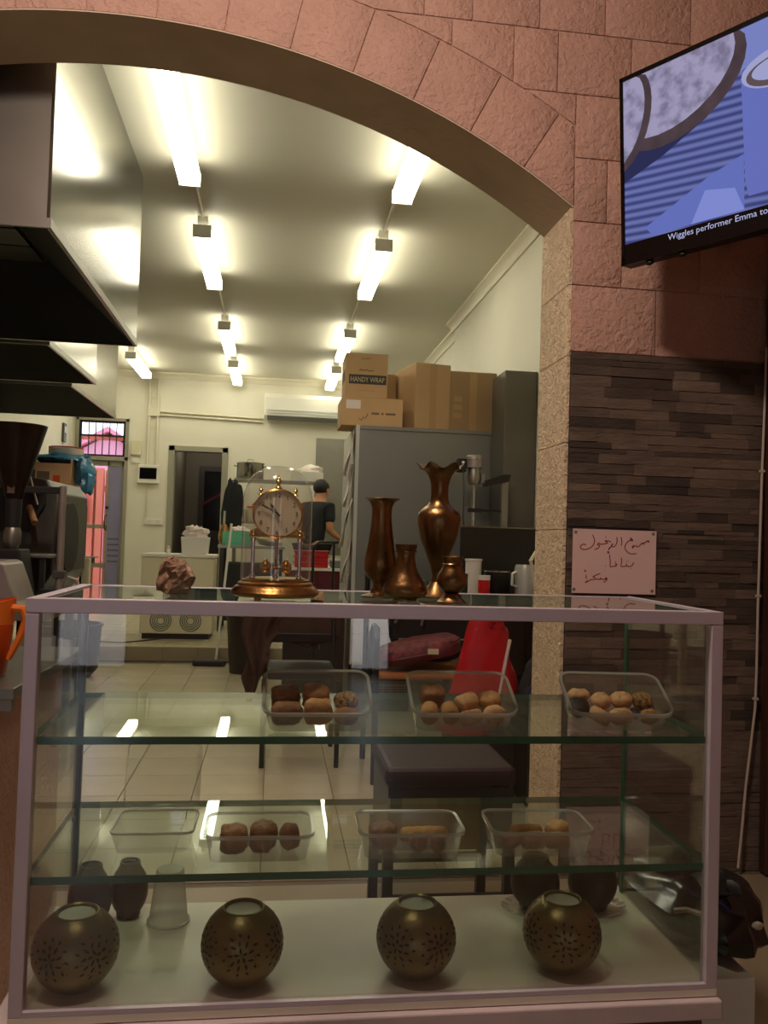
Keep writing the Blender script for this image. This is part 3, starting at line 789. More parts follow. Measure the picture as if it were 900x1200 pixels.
# empty clear box, cup, tray and pots at the back of the cabinet
t = thing('clear_box', 'empty clear hinged cake box at the left of the lower shelf', 'food container', (-0.185, 1.50, shelf_z(S2, 1.56) + 0.0006))
b0, b1 = rrect(0.118, 0.105, 0.014), rrect(0.136, 0.122, 0.016); n = len(b0)
m = MB().add([(x, y, 0.001) for x, y in b0] + [(x, y, 0.034) for x, y in b1], [tuple(range(n))] + [(k, (k + 1) % n, n + (k + 1) % n, n + k) for k in range(n)]); m.build('box_base', 'clear_tub', t, smooth=50)
m = MB(); m.tube([(x, y, 0.036) for x, y in b1], 0.0022, 6, closed=True); m.build('rim', 'frosted_rim', t, smooth=True)
m = MB().add([(x, y, 0.0) for x, y in b1] + [(x * 0.9, y * 0.88, 0.03) for x, y in b1], [tuple(range(n, 2 * n))] + [(k, (k + 1) % n, n + (k + 1) % n, n + k) for k in range(n)])
m.xf(Matrix.Translation((0, 0.062, 0.038)) @ Matrix.Rotation(math.radians(72), 4, 'X') @ Matrix.Translation((0, 0.062, 0))); m.build('box_lid', 'clear_tub', t, smooth=50)
t = thing('plastic_cup', 'frosted plastic cup standing upside down at the back of the cabinet floor', 'cup', (-0.195, 1.70, CZB + 0.0006))
t.location = (-0.175, 1.66, CZB + 0.0006)
MB().lathe([(0.040, 0.0), (0.040, 0.004), (0.037, 0.005), (0.026, 0.098), (0.024, 0.1), (0, 0.1)], 28).build('cup_body', 'cup_plastic', t, smooth=40)
MB().lathe([(0.0375, 0.001), (0.041, 0.001), (0.041, 0.004), (0.0375, 0.0045)], 28).build('lip', 'frosted_rim', t, smooth=40)
t = thing('clear_tray', 'round clear platter under the dark pots at the right of the cabinet floor', 'tray', (0.615, 1.655, CZB + 0.0006))
MB().lathe([(0, 0.001), (0.085, 0.001), (0.095, 0.004), (0.112, 0.010), (0.114, 0.012), (0.094, 0.007), (0, 0.004)], 40).xf(Matrix.Diagonal((1.15, 0.62, 1, 1))).build('platter', 'clear_tub', t, smooth=40)
m = MB()
for k in range(24):
    a = 2 * PI * k / 24; m.tube([(0.10 * math.cos(a) * 1.15, 0.10 * math.sin(a) * 0.62, 0.008), (0.113 * math.cos(a) * 1.15, 0.113 * math.sin(a) * 0.62, 0.0135)], 0.0022, 5)
o = m.build('fluting', 'clear_tub', t); o['kind'] = 'stuff'
def round_pot(label, loc, r, h, mt, cat='pot'):
    t = thing('round_pot', label, cat, loc)
    prof = [(0, 0), (r * 0.55, 0), (r * 0.62, h * 0.03)] + [(r * math.sin(math.radians(a)), h * 0.5 - h * 0.52 * math.cos(math.radians(a))) for a in range(40, 150, 10)] + [(r * 0.5, h), (r * 0.42, h), (r * 0.40, h * 0.93), (0, h * 0.90)]
    MB().lathe(prof, 28).build('pot_body', mt, t, smooth=40)
    MB().lathe([(r * 0.42, h + 0.0005), (r * 0.54, h + 0.0005), (r * 0.52, h + 0.005), (r * 0.44, h + 0.005)], 28).build('pot_rim', mt, t, smooth=40)
    return t
round_pot('dark round pot on the left side of the clear platter', (0.555, 1.66, CZB + 0.007), 0.050, 0.10, 'globe_dark')
round_pot('dark round pot on the right side of the clear platter', (0.675, 1.655, CZB + 0.007), 0.050, 0.105, 'globe_dark')
round_pot('reddish brown clay pot in the back left corner of the cabinet floor', (-0.318, 1.635, CZB + 0.001), 0.040, 0.115, 'clay_pot')
round_pot('wide brown clay pot behind the frosted cup near the back left corner', (-0.255, 1.690, CZB + 0.001), 0.036, 0.10, 'clay_pot')

# ------------------------------------------------------------------ four pierced globes on the cabinet floor
def make_globe():
    t = thing('tealight_globe', '', 'candle holder', group='pierced bronze globes on the cabinet floor')
    R_ = 0.069; cz = 0.0605
    prof = [(0, 0), (0.031, 0)]
    for a in range(30, 153, 6): prof.append((R_ * math.sin(math.radians(a)), cz - R_ * 0.97 * math.cos(math.radians(a))))
    zt = prof[-1][1]; rt = prof[-1][0]
    prof += [(rt + 0.0005, zt + 0.0015), (rt - 0.002, zt + 0.0022), (rt - 0.004, zt + 0.0005), (rt - 0.0045, zt - 0.010), (0, zt - 0.010)]
    body = MB().lathe(prof, 40).build('globe_body', 'globe', t, smooth=45)
    MB().lathe([(0, zt - 0.0095), (rt - 0.0055, zt - 0.0095), (rt - 0.0055, zt - 0.003), (rt - 0.008, zt - 0.004), (0, zt - 0.004)], 24).build('tealight', 'wax', t, smooth=40)
    # leaf-shaped and round piercings set in sprays around the belly
    hb = MB(); rn = random.Random(11)
    def leaf(th, ph, L, W, ang):
        nrm = Vector((math.cos(ph) * math.cos(th), math.cos(ph) * math.sin(th), math.sin(ph)))
        e = Vector((-math.sin(th), math.cos(th), 0)); u = nrm.cross(e)
        d = e * math.cos(ang) + u * math.sin(ang); s_ = nrm.cross(d)
        vs = []
        for (a_, b_) in ((-1, 0), (-0.5, 0.8), (0.2, 1), (1, 0), (0.2, -1), (-0.5, -0.8)):
            q = nrm * R_ + d * a_ * L + s_ * b_ * W
            q = Vector((q.x, q.y, q.z)).normalized() * (R_ + 0.0006)
            vs.append((q.x, q.y, q.z * 0.97 + cz))
        hb.add(vs, [tuple(range(6))])
    for sp in range(6):
        th0 = 2 * PI * sp / 6 + 0.12
        for ring, cnt, L in ((0.11, 5, 0.0055), (0.26, 9, 0.0060), (0.42, 11, 0.0046)):
            for k in range(cnt):
                a_ = 2 * PI * k / cnt + ring * 4
                leaf(th0 + ring * math.cos(a_), 0.14 + ring * 1.1 * math.sin(a_), L * rn.uniform(0.7, 1.1), 0.0022, a_ + rn.uniform(-0.5, 0.5))
        for k in range(9): leaf(th0 + rn.uniform(-0.5, 0.5), rn.uniform(-0.75, 0.5), 0.0013, 0.0013, 0)
    o = hb.build('pierced_pattern', 'globe_hole', t, recalc=False); o['kind'] = 'stuff'
    return t
gl0 = make_globe()
gl_pos = [(-0.299, 1.440), (-0.028, 1.440), (0.270, 1.440), (0.533, 1.440)]
gl_lab = ['pierced bronze globe candle holder at the left end of the cabinet floor', 'pierced bronze globe candle holder, second from the left on the cabinet floor',
          'pierced bronze globe candle holder, third from the left on the cabinet floor', 'pierced bronze globe candle holder in front of the clear platter, rightmost']
for k, (x, y) in enumerate(gl_pos):
    t = gl0 if k == 0 else dup(gl0, gl_lab[k]); t['label'] = gl_lab[k]
    t.location = (x, y, CZB + 0.0006); t.rotation_euler = (0, 0, k * 0.4)

# ------------------------------------------------------------------ ornaments on top of the cabinet
ZT = CZT + 0.0005
def lathe_thing(name, label, cat, loc, prof, mt, n=40, rfun=None, parts=()):
    t = thing(name, label, cat, loc)
    MB().lathe(prof, n, rfun=rfun).build('vase_body', mt, t, smooth=50)
    for nm, pr in parts: MB().lathe(pr, n).build(nm, mt, t, smooth=40)
    return t
# straight flared vase
lathe_thing('brass_vase', 'tall straight brass vase with flared rim and round foot', 'vase', (0.198, 1.525, ZT),
    [(0, 0.018), (0.013, 0.018), (0.012, 0.024), (0.016, 0.030), (0.026, 0.040), (0.031, 0.052), (0.030, 0.070), (0.025, 0.095), (0.0205, 0.125), (0.0185, 0.150), (0.0190, 0.166), (0.024, 0.177), (0.033, 0.182), (0.0325, 0.183), (0.022, 0.178), (0.0175, 0.166), (0.017, 0.150), (0.019, 0.12), (0.02, 0.06), (0, 0.05)], 'old_brass',
    parts=[('foot', [(0, 0), (0.034, 0), (0.034, 0.003), (0.018, 0.008), (0.0135, 0.0175), (0, 0.0175)])])
# tall ruffled vase
def ruffle(i, t, r, z):
    k = {17: 0.25, 18: 0.6, 19: 1.0, 20: 1.0, 21: 0.6}.get(i, 0)
    return (r + 0.003 * k * math.cos(6 * t), z + 0.006 * k * math.cos(6 * t + 0.5))
lathe_thing('ruffled_vase', 'large brass vase with wavy ruffled rim and narrow foot', 'vase', (0.312, 1.555, ZT),
    [(0, 0.03), (0.012, 0.03), (0.010, 0.040), (0.014, 0.058), (0.024, 0.085), (0.034, 0.110), (0.0405, 0.135), (0.042, 0.150), (0.039, 0.161), (0.030, 0.170), (0.021, 0.177), (0.0175, 0.186), (0.0165, 0.196), (0.0170, 0.212), (0.0190, 0.222), (0.022, 0.230), (0.026, 0.237), (0.031, 0.243), (0.037, 0.247), (0.043, 0.249), (0.0425, 0.2505), (0.036, 0.249), (0.024, 0.237), (0.0175, 0.222), (0.015, 0.2), (0.015, 0.18), (0, 0.17)], 'old_brass', 48, ruffle,
    parts=[('foot', [(0, 0), (0.036, 0), (0.036, 0.003), (0.026, 0.010), (0.016, 0.024), (0.0125, 0.0295), (0, 0.0295)])])
# squat flask
lathe_thing('brass_flask', 'squat bell-shaped brass flask in front of the straight vase', 'vase', (0.234, 1.452, ZT),
    [(0, 0.004), (0.020, 0.004), (0.034, 0.007), (0.0395, 0.014), (0.040, 0.020), (0.036, 0.030), (0.026, 0.044), (0.0185, 0.060), (0.0160, 0.075), (0.0158, 0.086), (0.0185, 0.093), (0.0195, 0.0995), (0.0185, 0.1), (0.016, 0.093), (0.0135, 0.085), (0.0135, 0.07), (0, 0.06)], 'old_brass',
    parts=[('foot', [(0, 0), (0.021, 0), (0.021, 0.0035), (0, 0.0035)]), ('collar', [(0.0163, 0.0862), (0.0195, 0.0862), (0.0195, 0.0885), (0.0175, 0.0890)])])
# small pot vase on a flared foot with two ears
t = lathe_thing('brass_pot', 'small round-bellied brass pot on a flared foot in front of the ruffled vase', 'vase', (0.314, 1.432, ZT),
    [(0, 0.0165), (0.012, 0.0165), (0.020, 0.022), (0.0265, 0.033), (0.0275, 0.041), (0.025, 0.050), (0.0195, 0.058), (0.0165, 0.065), (0.0165, 0.074), (0.0195, 0.080), (0.0190, 0.081), (0.015, 0.074), (0.0145, 0.06), (0, 0.05)], 'old_brass',
    parts=[('foot', [(0, 0), (0.026, 0), (0.026, 0.002), (0.018, 0.008), (0.0135, 0.016), (0, 0.016)]), ('neck_ring', [(0.0167, 0.0655), (0.0185, 0.067), (0.0168, 0.069)])])
# rock
m = MB().blob((0, 0, 0.03), (0.031, 0.022, 0.034), 5, 0.16, 2.2, 18, 12)
rn = random.Random(2); m.v = [(x * (1 - 0.35 * max(0, (z - 0.02) / 0.045)) + rn.uniform(-.0025, .0025) - 0.004 * (z > 0.04), y + rn.uniform(-.002, .002), max(0.0, z + rn.uniform(-.003, .003))) for x, y, z in m.v]
o = m.build('mineral_rock', 'rock', loc=(-0.166, 1.49, ZT)); tag(o, 'rough reddish brown rock lump on the cabinet top', 'rock')

# anniversary clock under a glass dome
CK = (0.006, 1.462, ZT)
ck = thing('anniversary_clock', 'brass anniversary clock under a glass dome on the cabinet top', 'clock', CK)
MB().lathe([(0, 0.003), (0.070, 0.003), (0.076, 0.006), (0.077, 0.011), (0.073, 0.016), (0.071, 0.019), (0.066, 0.022), (0.065, 0.026), (0.060, 0.029), (0.059, 0.032), (0, 0.032)], 48).build('clock_base', 'brass', ck, smooth=35)
for a in range(3):
    t_ = 2 * PI * a / 3 - PI / 2 - 0.5
    MB().cyl((0.06 * math.cos(t_), 0.06 * math.sin(t_), 0), (0.06 * math.cos(t_), 0.06 * math.sin(t_), 0.0035), 0.006, n=12).build('foot', 'brass', ck)
dr = 0.0605
prof = [(dr, 0.0325), (dr, 0.168)]
for a in range(5, 91, 7): prof.append((dr * math.cos(math.radians(a)) ** 0.9 if a < 89 else 0, 0.168 + 0.062 * math.sin(math.radians(a))))
prof[-1] = (0, 0.230)
MB().lathe(prof, 48).build('glass_dome', 'dome_glass', ck, smooth=60)
MB().lathe([(0.0, 0.0322), (0.052, 0.0322), (0.052, 0.0345), (0, 0.0345)], 36).build('inner_plate', 'gold', ck, smooth=40)
for x, y in ((-0.040, -0.012), (0.040, -0.012), (0.0, 0.03)):
    m = MB().lathe([(0.0055, 0.0348), (0.0055, 0.038), (0.0032, 0.040), (0.0032, 0.098), (0.005, 0.100), (0.005, 0.104)], 12, (x, y, 0)); m.build('column', 'chrome', ck, smooth=40)
MB().box(-0.048, 0.048, -0.016, 0.034, 0.1045, 0.1085).build('movement_plate', 'gold', ck, bevel=0.002)
MB().cyl((0, -0.008, 0.146), (0, 0.014, 0.146), 0.034, n=32).build('movement', 'gold', ck, smooth=40)
dial = MB().cyl((0, -0.0145, 0.146), (0, -0.0085, 0.146), 0.0415, n=48).build('dial', 'dial', ck, smooth=40)
m = MB()
for k in range(48):
    a, b = 2 * PI * k / 48, 2 * PI * (k + 1) / 48
    for r0, r1 in ((0.0405, 0.0435),):
        q = lambda r, t_, y: (r * math.cos(t_), y, 0.146 + r * math.sin(t_))
        m.add([q(r0, a, -0.0165), q(r1, a, -0.0145), q(r1, b, -0.0145), q(r0, b, -0.0165), q(r1, a, -0.009), q(r1, b, -0.009), q(r0, a, -0.013), q(r0, b, -0.013)], [(0, 1, 2, 3), (1, 4, 5, 2), (6, 0, 3, 7)])
m.build('bezel', 'gold', ck, smooth=40)
for k in range(1, 13):
    a = PI / 2 - 2 * PI * k / 12
    M_ = Matrix.Translation((0.0325 * math.cos(a), -0.0152, 0.146 + 0.0325 * math.sin(a))) @ FACE
    text_obj(str(k), 0.0115, 'ink', dial, M_, 'numeral')
def hand(ang, L, W, y):
    d = Vector((math.sin(ang), 0, math.cos(ang))); s_ = Vector((math.cos(ang), 0, -math.sin(ang)))
    c = Vector((0, y, 0.146))
    pts = [c - d * 0.006 - s_ * W * 0.4, c - s_ * W * 0.5 + d * L * 0.45, c - s_ * W + d * L * 0.62, c + d * L, c + s_ * W + d * L * 0.62, c + s_ * W * 0.5 + d * L * 0.45, c - d * 0.006 + s_ * W * 0.4]
    vs = pts + [p + Vector((0, -0.0006, 0)) for p in pts]; n = 7
    MB().add(vs, [tuple(range(n)), tuple(reversed(range(n, 2 * n)))] + [(k, (k + 1) % n, n + (k + 1) % n, n + k) for k in range(n)]).build('clock_hand', 'ink', dial)
hand(math.radians(-62), 0.036, 0.0016, -0.0168); hand(math.radians(-38), 0.024, 0.0022, -0.0160)
m = MB().cyl((0, -0.019, 0.146), (0, -0.0146, 0.146), 0.002, n=10); m.build('hand_boss', 'ink', dial)
for x, z0, k in ((0.0, 0.190, 1.3), (-0.030, 0.178, 0.9), (0.030, 0.178, 0.9)):
    MB().lathe([(0.006 * k, 0), (0.003 * k, 0.003 * k), (0.002 * k, 0.006 * k), (0.0048 * k, 0.010 * k), (0.002 * k, 0.014 * k), (0, 0.019 * k)], 14, (x, -0.008, z0)).build('finial', 'gold', ck, smooth=40)
MB().prism([(-0.045, 0.160), (-0.030, 0.176), (-0.015, 0.180), (0.0, 0.194), (0.015, 0.180), (0.030, 0.176), (0.045, 0.160), (0.03, 0.15), (-0.03, 0.15)], -0.0082, -0.003).build('crest', 'gold', ck)
for s_ in (-1, 1):
    MB().prism([(s_ * 0.020, 0.108), (s_ * 0.046, 0.108), (s_ * 0.046, 0.116), (s_ * 0.036, 0.120), (s_ * 0.028, 0.128)], -0.0082, -0.003).build('bracket', 'gold', ck)
    MB().lathe([(0.004, 0), (0.002, 0.003), (0.0035, 0.006), (0, 0.010)], 12, (s_ * 0.040, -0.012, 0.1088)).build('small_finial', 'gold', ck, smooth=40)
pend = MB().cyl((0, 0.004, 0.050), (0, 0.004, 0.104), 0.0012, n=8).build('pendulum', 'chrome', ck)
for k in range(4):
    a = PI / 4 + k * PI / 2
    c = (0.025 * math.cos(a), 0.004 + 0.025 * math.sin(a), 0.053)
    MB().lathe([(0, -0.010), (0.004, -0.0095), (0.008, -0.006), (0.0098, 0), (0.008, 0.006), (0.004, 0.0095), (0.003, 0.013), (0, 0.014)], 16, c).tube([c, (0, 0.004, 0.052)], 0.0016, 6).build('pendulum_ball', 'gold', pend, smooth=50)

# ================================================================== FRONT ROOM: TELEVISION, SIGN, CABLE, BAG
tv_w, tv_h = 1.03, 0.596
u = Vector((0.548, -0.837, 0)).normalized(); nrm = Vector((-u.y, u.x, 0)); nrm = Vector((-0.837, -0.548, 0))
tv = thing('television', 'flat television on a swivel wall bracket showing bread and a cup', 'television')
Mtv = Matrix(((u.x, -nrm.x, 0, 1.0775), (u.y, -nrm.y, 0, 2.505), (0, 0, 1, 0.893), (0, 0, 0, 1)))
tv.matrix_world = Mtv @ Matrix.Rotation(math.radians(3.5), 4, 'X')   # local: x along the screen, y into the wall, z up; top leans out
MB().box(0, tv_w, 0.001, 0.045, 0, tv_h).build('tv_case', 'black_plastic', tv, bevel=0.004)
MB().box(0.2, tv_w - 0.2, 0.0455, 0.075, 0.1, 0.45).build('back_bulge', 'black_plastic', tv, bevel=0.01)
m = MB()
for x0, x1, z0, z1 in ((0, 0.012, 0, tv_h), (tv_w - 0.012, tv_w, 0, tv_h), (0, tv_w, tv_h - 0.014, tv_h), (0, tv_w, 0, 0.03)): m.box(x0, x1, -0.006, 0.0005, z0, z1)
m.build('bezel', 'black_gloss', tv)
sx0, sx1, sz0, sz1 = 0.012, tv_w - 0.012, 0.030, tv_h - 0.014
# screen picture
def screen_mat(name, kind):
    m = bpy.data.materials.new(name); m.use_nodes = True; nt = m.node_tree; N = nt.nodes; L = nt.links
    N.remove(N['Principled BSDF']); e = N.new('ShaderNodeEmission'); e.inputs[1].default_value = 0.52
    L.new(e.outputs[0], N['Material Output'].inputs[0])
    tc = N.new('ShaderNodeTexCoord'); rp = N.new('ShaderNodeValToRGB'); el = rp.color_ramp.elements
    if kind == 'grill':
        wv = N.new('ShaderNodeTexWave'); wv.inputs['Scale'].default_value = 13; wv.inputs['Distortion'].default_value = 0.25; wv.bands_direction = 'Z'
        mp = N.new('ShaderNodeMapping'); mp.inputs['Rotation'].default_value = (0, -0.10, 0)
        L.new(tc.outputs['Object'], mp.inputs[0]); L.new(mp.outputs[0], wv.inputs['Vector'])
        el[0].color = lin((76, 82, 146)); el[1].color = lin((132, 142, 214)); L.new(wv.outputs['Fac'], rp.inputs[0])
    elif kind == 'bread':
        no = N.new('ShaderNodeTexNoise'); no.inputs['Scale'].default_value = 22; no.inputs['Detail'].default_value = 4
        L.new(tc.outputs['Object'], no.inputs['Vector']); el[0].position = 0.36; el[0].color = lin((150, 142, 176)); el[1].position = 0.56; el[1].color = lin((196, 188, 226)); L.new(no.outputs['Fac'], rp.inputs[0])
    elif kind == 'crust':
        no = N.new('ShaderNodeTexNoise'); no.inputs['Scale'].default_value = 14; L.new(tc.outputs['Object'], no.inputs['Vector'])
        el[0].color = lin((70, 58, 66)); el[1].color = lin((112, 92, 96)); L.new(no.outputs['Fac'], rp.inputs[0])
    L.new(rp.outputs[0], e.inputs[0]); MATS[name] = m
screen_mat('scr_grill', 'grill'); screen_mat('scr_bread', 'bread'); screen_mat('scr_crust', 'crust')
emit('scr_cup', (126, 138, 228), 0.52); emit('scr_cup_in', (196, 200, 250), 0.52); emit('scr_card', (148, 160, 240), 0.60); emit('scr_card2', (116, 130, 214), 0.60)
emit('scr_shadow', (58, 60, 104), 0.5); emit('scr_bg', (140, 150, 222), 0.6); emit('scr_foam', (110, 92, 96), 0.6); emit('scr_text', (196, 200, 240), 0.7)
screen = MB().box(sx0, sx1, -0.0015, 0.0008, sz0, sz1).build('screen', 'scr_grill', tv)
def flat_poly(pts, y, mt, name):
    return MB().add([(x, y, z) for x, z in pts], [tuple(range(len(pts)))]).build(name, mt, screen, recalc=False)
P_ = lambda fx, fz: (sx0 + fx * 0.45, sz0 + fz * (sz1 - sz0))       # fractions of the left, visible part of the picture
flat_poly([P_(0.55, 1.0), P_(2.2, 1.0), P_(2.2, 0.80), P_(0.9, 0.80), P_(0.76, 0.76)], -0.0018, 'scr_bg', 'picture_backdrop')
flat_poly([P_(0.0, 0.58), P_(0.22, 0.62), P_(0.50, 0.70), P_(0.72, 0.78), P_(0.62, 0.62), P_(0.30, 0.50), P_(0.0, 0.42)], -0.0020, 'scr_shadow', 'picture_shadow')
def ell(cx, cz, rx, rz, a0=0, a1=360, rot=0.0, n=28):
    out = []
    for k in range(n + 1):
        a = math.radians(a0 + (a1 - a0) * k / n); x, z = rx * math.cos(a), rz * math.sin(a)
        out.append((cx + x * math.cos(rot) - z * math.sin(rot), cz + x * math.sin(rot) + z * math.cos(rot)))
    return out
def clip_pts(pts): return [(max(sx0, min(sx1, x)), max(sz0, min(sz1, z))) for x, z in pts]
x_, z_ = P_(0.40, 0.84)
flat_poly(clip_pts(ell(x_, z_, 0.225, 0.150, rot=0.32)), -0.0023, 'scr_crust', 'picture_crust')
flat_poly(clip_pts(ell(x_ - 0.012, z_ + 0.024, 0.203, 0.135, rot=0.32)), -0.0026, 'scr_bread', 'picture_bread')
x_, z_ = P_(0.02, 0.76)
flat_poly(clip_pts(ell(x_, z_, 0.085, 0.155, rot=-0.25)), -0.0029, 'scr_crust', 'picture_crust')
flat_poly(clip_pts(ell(x_ - 0.014, z_ + 0.008, 0.075, 0.142, rot=-0.25)), -0.0032, 'scr_bread', 'picture_bread')
cxp = sx0 + 0.50
flat_poly(clip_pts([(cxp - 0.118, sz0 + 0.40), (cxp - 0.110, sz0 + 0.12), (cxp - 0.10, sz0 + 0.075), (cxp + 0.10, sz0 + 0.075), (cxp + 0.110, sz0 + 0.12), (cxp + 0.118, sz0 + 0.40)]), -0.0035, 'scr_cup', 'picture_cup')
flat_poly(ell(cxp, sz0 + 0.41, 0.118, 0.055), -0.0038, 'scr_cup_in', 'picture_cup_rim')
flat_poly(ell(cxp, sz0 + 0.402, 0.104, 0.042), -0.0041, 'scr_foam', 'picture_coffee')
flat_poly(ell(cxp + 0.004, sz0 + 0.408, 0.092, 0.033), -0.0044, 'scr_cup_in', 'picture_foam')
flat_poly([P_(0.16, 0.13), P_(0.62, 0.30), P_(0.86, 0.36), P_(0.86, 0.075), P_(0.22, 0.075)], -0.0033, 'scr_card2', 'picture_dish')
flat_poly([P_(0.50, 0.075), P_(0.60, 0.235), P_(0.80, 0.20), P_(0.86, 0.075)], -0.0036, 'scr_card', 'picture_napkin')
flat_poly([(sx0, sz0), (sx1, sz0), (sx1, sz0 + 0.036), (sx0, sz0 + 0.036)], -0.0047, 'black_gloss', 'caption_bar')
text_obj('Wiggles performer Emma to', 0.0262, 'scr_text', screen, Matrix.Translation((sx0 + 0.150, -0.0052, sz0 + 0.012)) @ FACE, 'caption', center=False)
for x in (0.09, 0.20): MB().blob((x, 0.01, -0.006), (0.014, 0.01, 0.008), amp=0).build('sensor_bump', 'black_plastic', tv, smooth=True)
mt_ = tv.matrix_world.inverted()
pa = mt_ @ Vector((1.50, 2.75, 1.2)); pb = mt_ @ Vector((1.52, 2.2, 1.2)); pc = Vector((tv_w * 0.48, 0.076, 0.3))
MB().tube([pa, pb, pc], 0.02, 8).build('bracket_arm', 'black_plastic', tv, smooth=True)
m = MB().box(-0.1, 0.1, -0.02, 0, -0.1, 0.1); m.xf(mt_ @ Matrix.Translation((1.50, PY0 - 0.001, 1.2))); m.build('wall_plate', 'black_plastic', tv)

# paper sign with red handwriting
SY = FY0 - 0.0250
sg = thing('paper_sign', 'sheet of paper with red Arabic handwriting on the stone wall', 'sign', (1.017, SY, -0.165))
SGW, SGH = 0.302, 0.220
sheet = MB().box(0, SGW, -0.0008, 0.0002, 0, SGH).build('sheet', 'paper_sign', sg)
def pen(pts, w=0.0034):
    """pts in 7.5x crop pixels of the photographed sheet -> pen stroke ribbon"""
    q = []
    for x, y in pts: q.append(Vector(((x - 70) / 725.0 * SGW, 0, (628 - y + (x - 70) * 0.021) / 543.0 * SGH)))
    # smooth (Catmull-Rom)
    out = []
    for i in range(len(q) - 1):
        p0, p1, p2, p3 = q[max(i - 1, 0)], q[i], q[i + 1], q[min(i + 2, len(q) - 1)]
        for k in range(4):
            t = k / 4.0
            out.append(0.5 * ((2 * p1) + (p2 - p0) * t + (2 * p0 - 5 * p1 + 4 * p2 - p3) * t * t + (3 * p1 - p0 - 3 * p2 + p3) * t ** 3))
    out.append(q[-1])
    m = MB(); vs = []; 
    for i, p in enumerate(out):
        d = out[min(i + 1, len(out) - 1)] - out[max(i - 1, 0)]
        s_ = Vector((-d.z, 0, d.x)); s_ = s_.normalized() * w / 2 if s_.length > 1e-9 else Vector((w / 2, 0, 0))
        vs += [(p.x - s_.x, -0.0012, p.z - s_.z), (p.x + s_.x, -0.0012, p.z + s_.z)]
    return vs, [(2 * i, 2 * i + 1, 2 * i + 3, 2 * i + 2) for i in range(len(out) - 1)]
words = {
 'first_line': [[(728, 178), (718, 190), (732, 192), (712, 184), (698, 196), (676, 206), (688, 214), (668, 204), (650, 224), (632, 236), (612, 226), (598, 236), (586, 246), (590, 228), (600, 222)],
                [(586, 178), (574, 160), (566, 172), (590, 182), (556, 184), (530, 210), (520, 242), (540, 278), (580, 296), (622, 292)],
                [(622, 212), (626, 216)],
                [(484, 152), (492, 190), (488, 228)], [(448, 154), (452, 190), (440, 222), (418, 238), (404, 226), (414, 208), (398, 238), (376, 262), (392, 240)],
                [(398, 196), (372, 186), (346, 188), (370, 204), (330, 214), (304, 214), (292, 206), (282, 222), (300, 226), (290, 248), (258, 262)],
                [(350, 154), (356, 160)],
                [(238, 136), (256, 180), (246, 222), (212, 252), (168, 262), (138, 250), (140, 230), (164, 216), (182, 226)]],
 'second_line': [[(598, 368), (592, 388), (566, 404), (540, 398), (538, 380), (532, 400), (504, 404), (490, 400), (494, 364), (490, 328)],
                 [(578, 418), (582, 422)], [(536, 360), (542, 362)], [(552, 356), (556, 358)],
                 [(458, 390), (442, 380), (448, 400), (424, 402), (398, 406), (396, 360), (388, 304)], [(436, 366), (446, 364)],
                 [(366, 282), (384, 276)], [(370, 292), (390, 286)], [(354, 398), (358, 402)]],
 'third_line': [[(368, 508), (356, 514), (362, 500), (372, 510), (360, 528), (342, 540)], [(356, 512), (330, 514), (316, 502), (310, 516), (296, 512), (272, 512)],
                [(312, 464), (276, 478), (250, 492), (268, 500), (262, 514), (234, 516), (216, 526), (184, 542), (206, 524)], [(188, 478), (192, 504), (190, 510)],
                [(172, 440), (186, 436)], [(178, 448), (192, 444)]]}
for nm, strokes in words.items():
    m = MB()
    for s_ in strokes:
        v_, f_ = pen(s_); m.add(v_, f_)
    o = m.build('handwriting', 'red_ink', sheet, recalc=False); o['kind'] = 'stuff'
for x, z in ((0.010, 0.208), (0.290, 0.210), (0.008, 0.012), (0.290, 0.012)):
    MB().cyl((x, -0.0015, z), (x, 0.0, z), 0.006, n=10).build('tape_dot', 'grey_plastic', sg)

# white cable down the trim
YC = 2.722
m = MB().tube([(1.712, YC, 0.72), (1.710, YC, 0.55), (1.703, YC, 0.25), (1.699, YC, 0.0), (1.696, YC, -0.2), (1.695, YC, -0.42), (1.692, YC, -0.55), (1.676, YC, -0.70), (1.662, YC, -0.82), (1.652, YC, -0.95), (1.632, YC - 0.01, -1.10)], 0.0045, 8)
t = thing('cable', 'white cable hanging down beside the brown trim', 'cable')
m.build('cord', 'cable_white', t, smooth=True)
for z, x in ((0.28, 1.704), (-0.16, 1.697), (-0.52, 1.693)):
    MB().box(x - 0.008, x + 0.008, YC - 0.006, YC + 0.008, z - 0.004, z + 0.004).build('cable_clip', 'cable_white', t)
# white plinth box and black bag at the lower right
o = MB().box(0.83, 0.975, 1.55, 2.05, FLOOR - 0.006, -0.845).build('plinth', 'white_plastic', bevel=0.004); tag(o, 'white painted plinth box beside the counter under the black bag', 'box')
bg_ = thing('black_bag', 'crumpled black bag lying on the white plinth beside the counter', 'bag', (0.955, 1.79, -0.844))
m = MB().blob((0, 0, 0.055), (0.125, 0.21, 0.068), 4, 0.10, 2.6, 22, 12); m.v = [(x, y, max(0.0, z)) for x, y, z in m.v]; m.build('bag_body', 'black_gloss', bg_, smooth=True)
m = MB().blob((0.04, -0.08, 0.10), (0.06, 0.06, 0.04), 9, 0.2, 2.2, 14, 8); m.build('bag_fold', 'black_plastic', bg_, smooth=True)
MB().tube([(-0.10, -0.14, 0.09), (-0.09, -0.17, 0.105), (-0.06, -0.185, 0.10), (-0.045, -0.18, 0.085)], 0.006, 6).build('tie', 'cable_white', bg_, smooth=True)
MB().blob((0.05, -0.195, 0.08), (0.012, 0.006, 0.008), 1, 0.1).build('tag', 'cable_white', bg_)

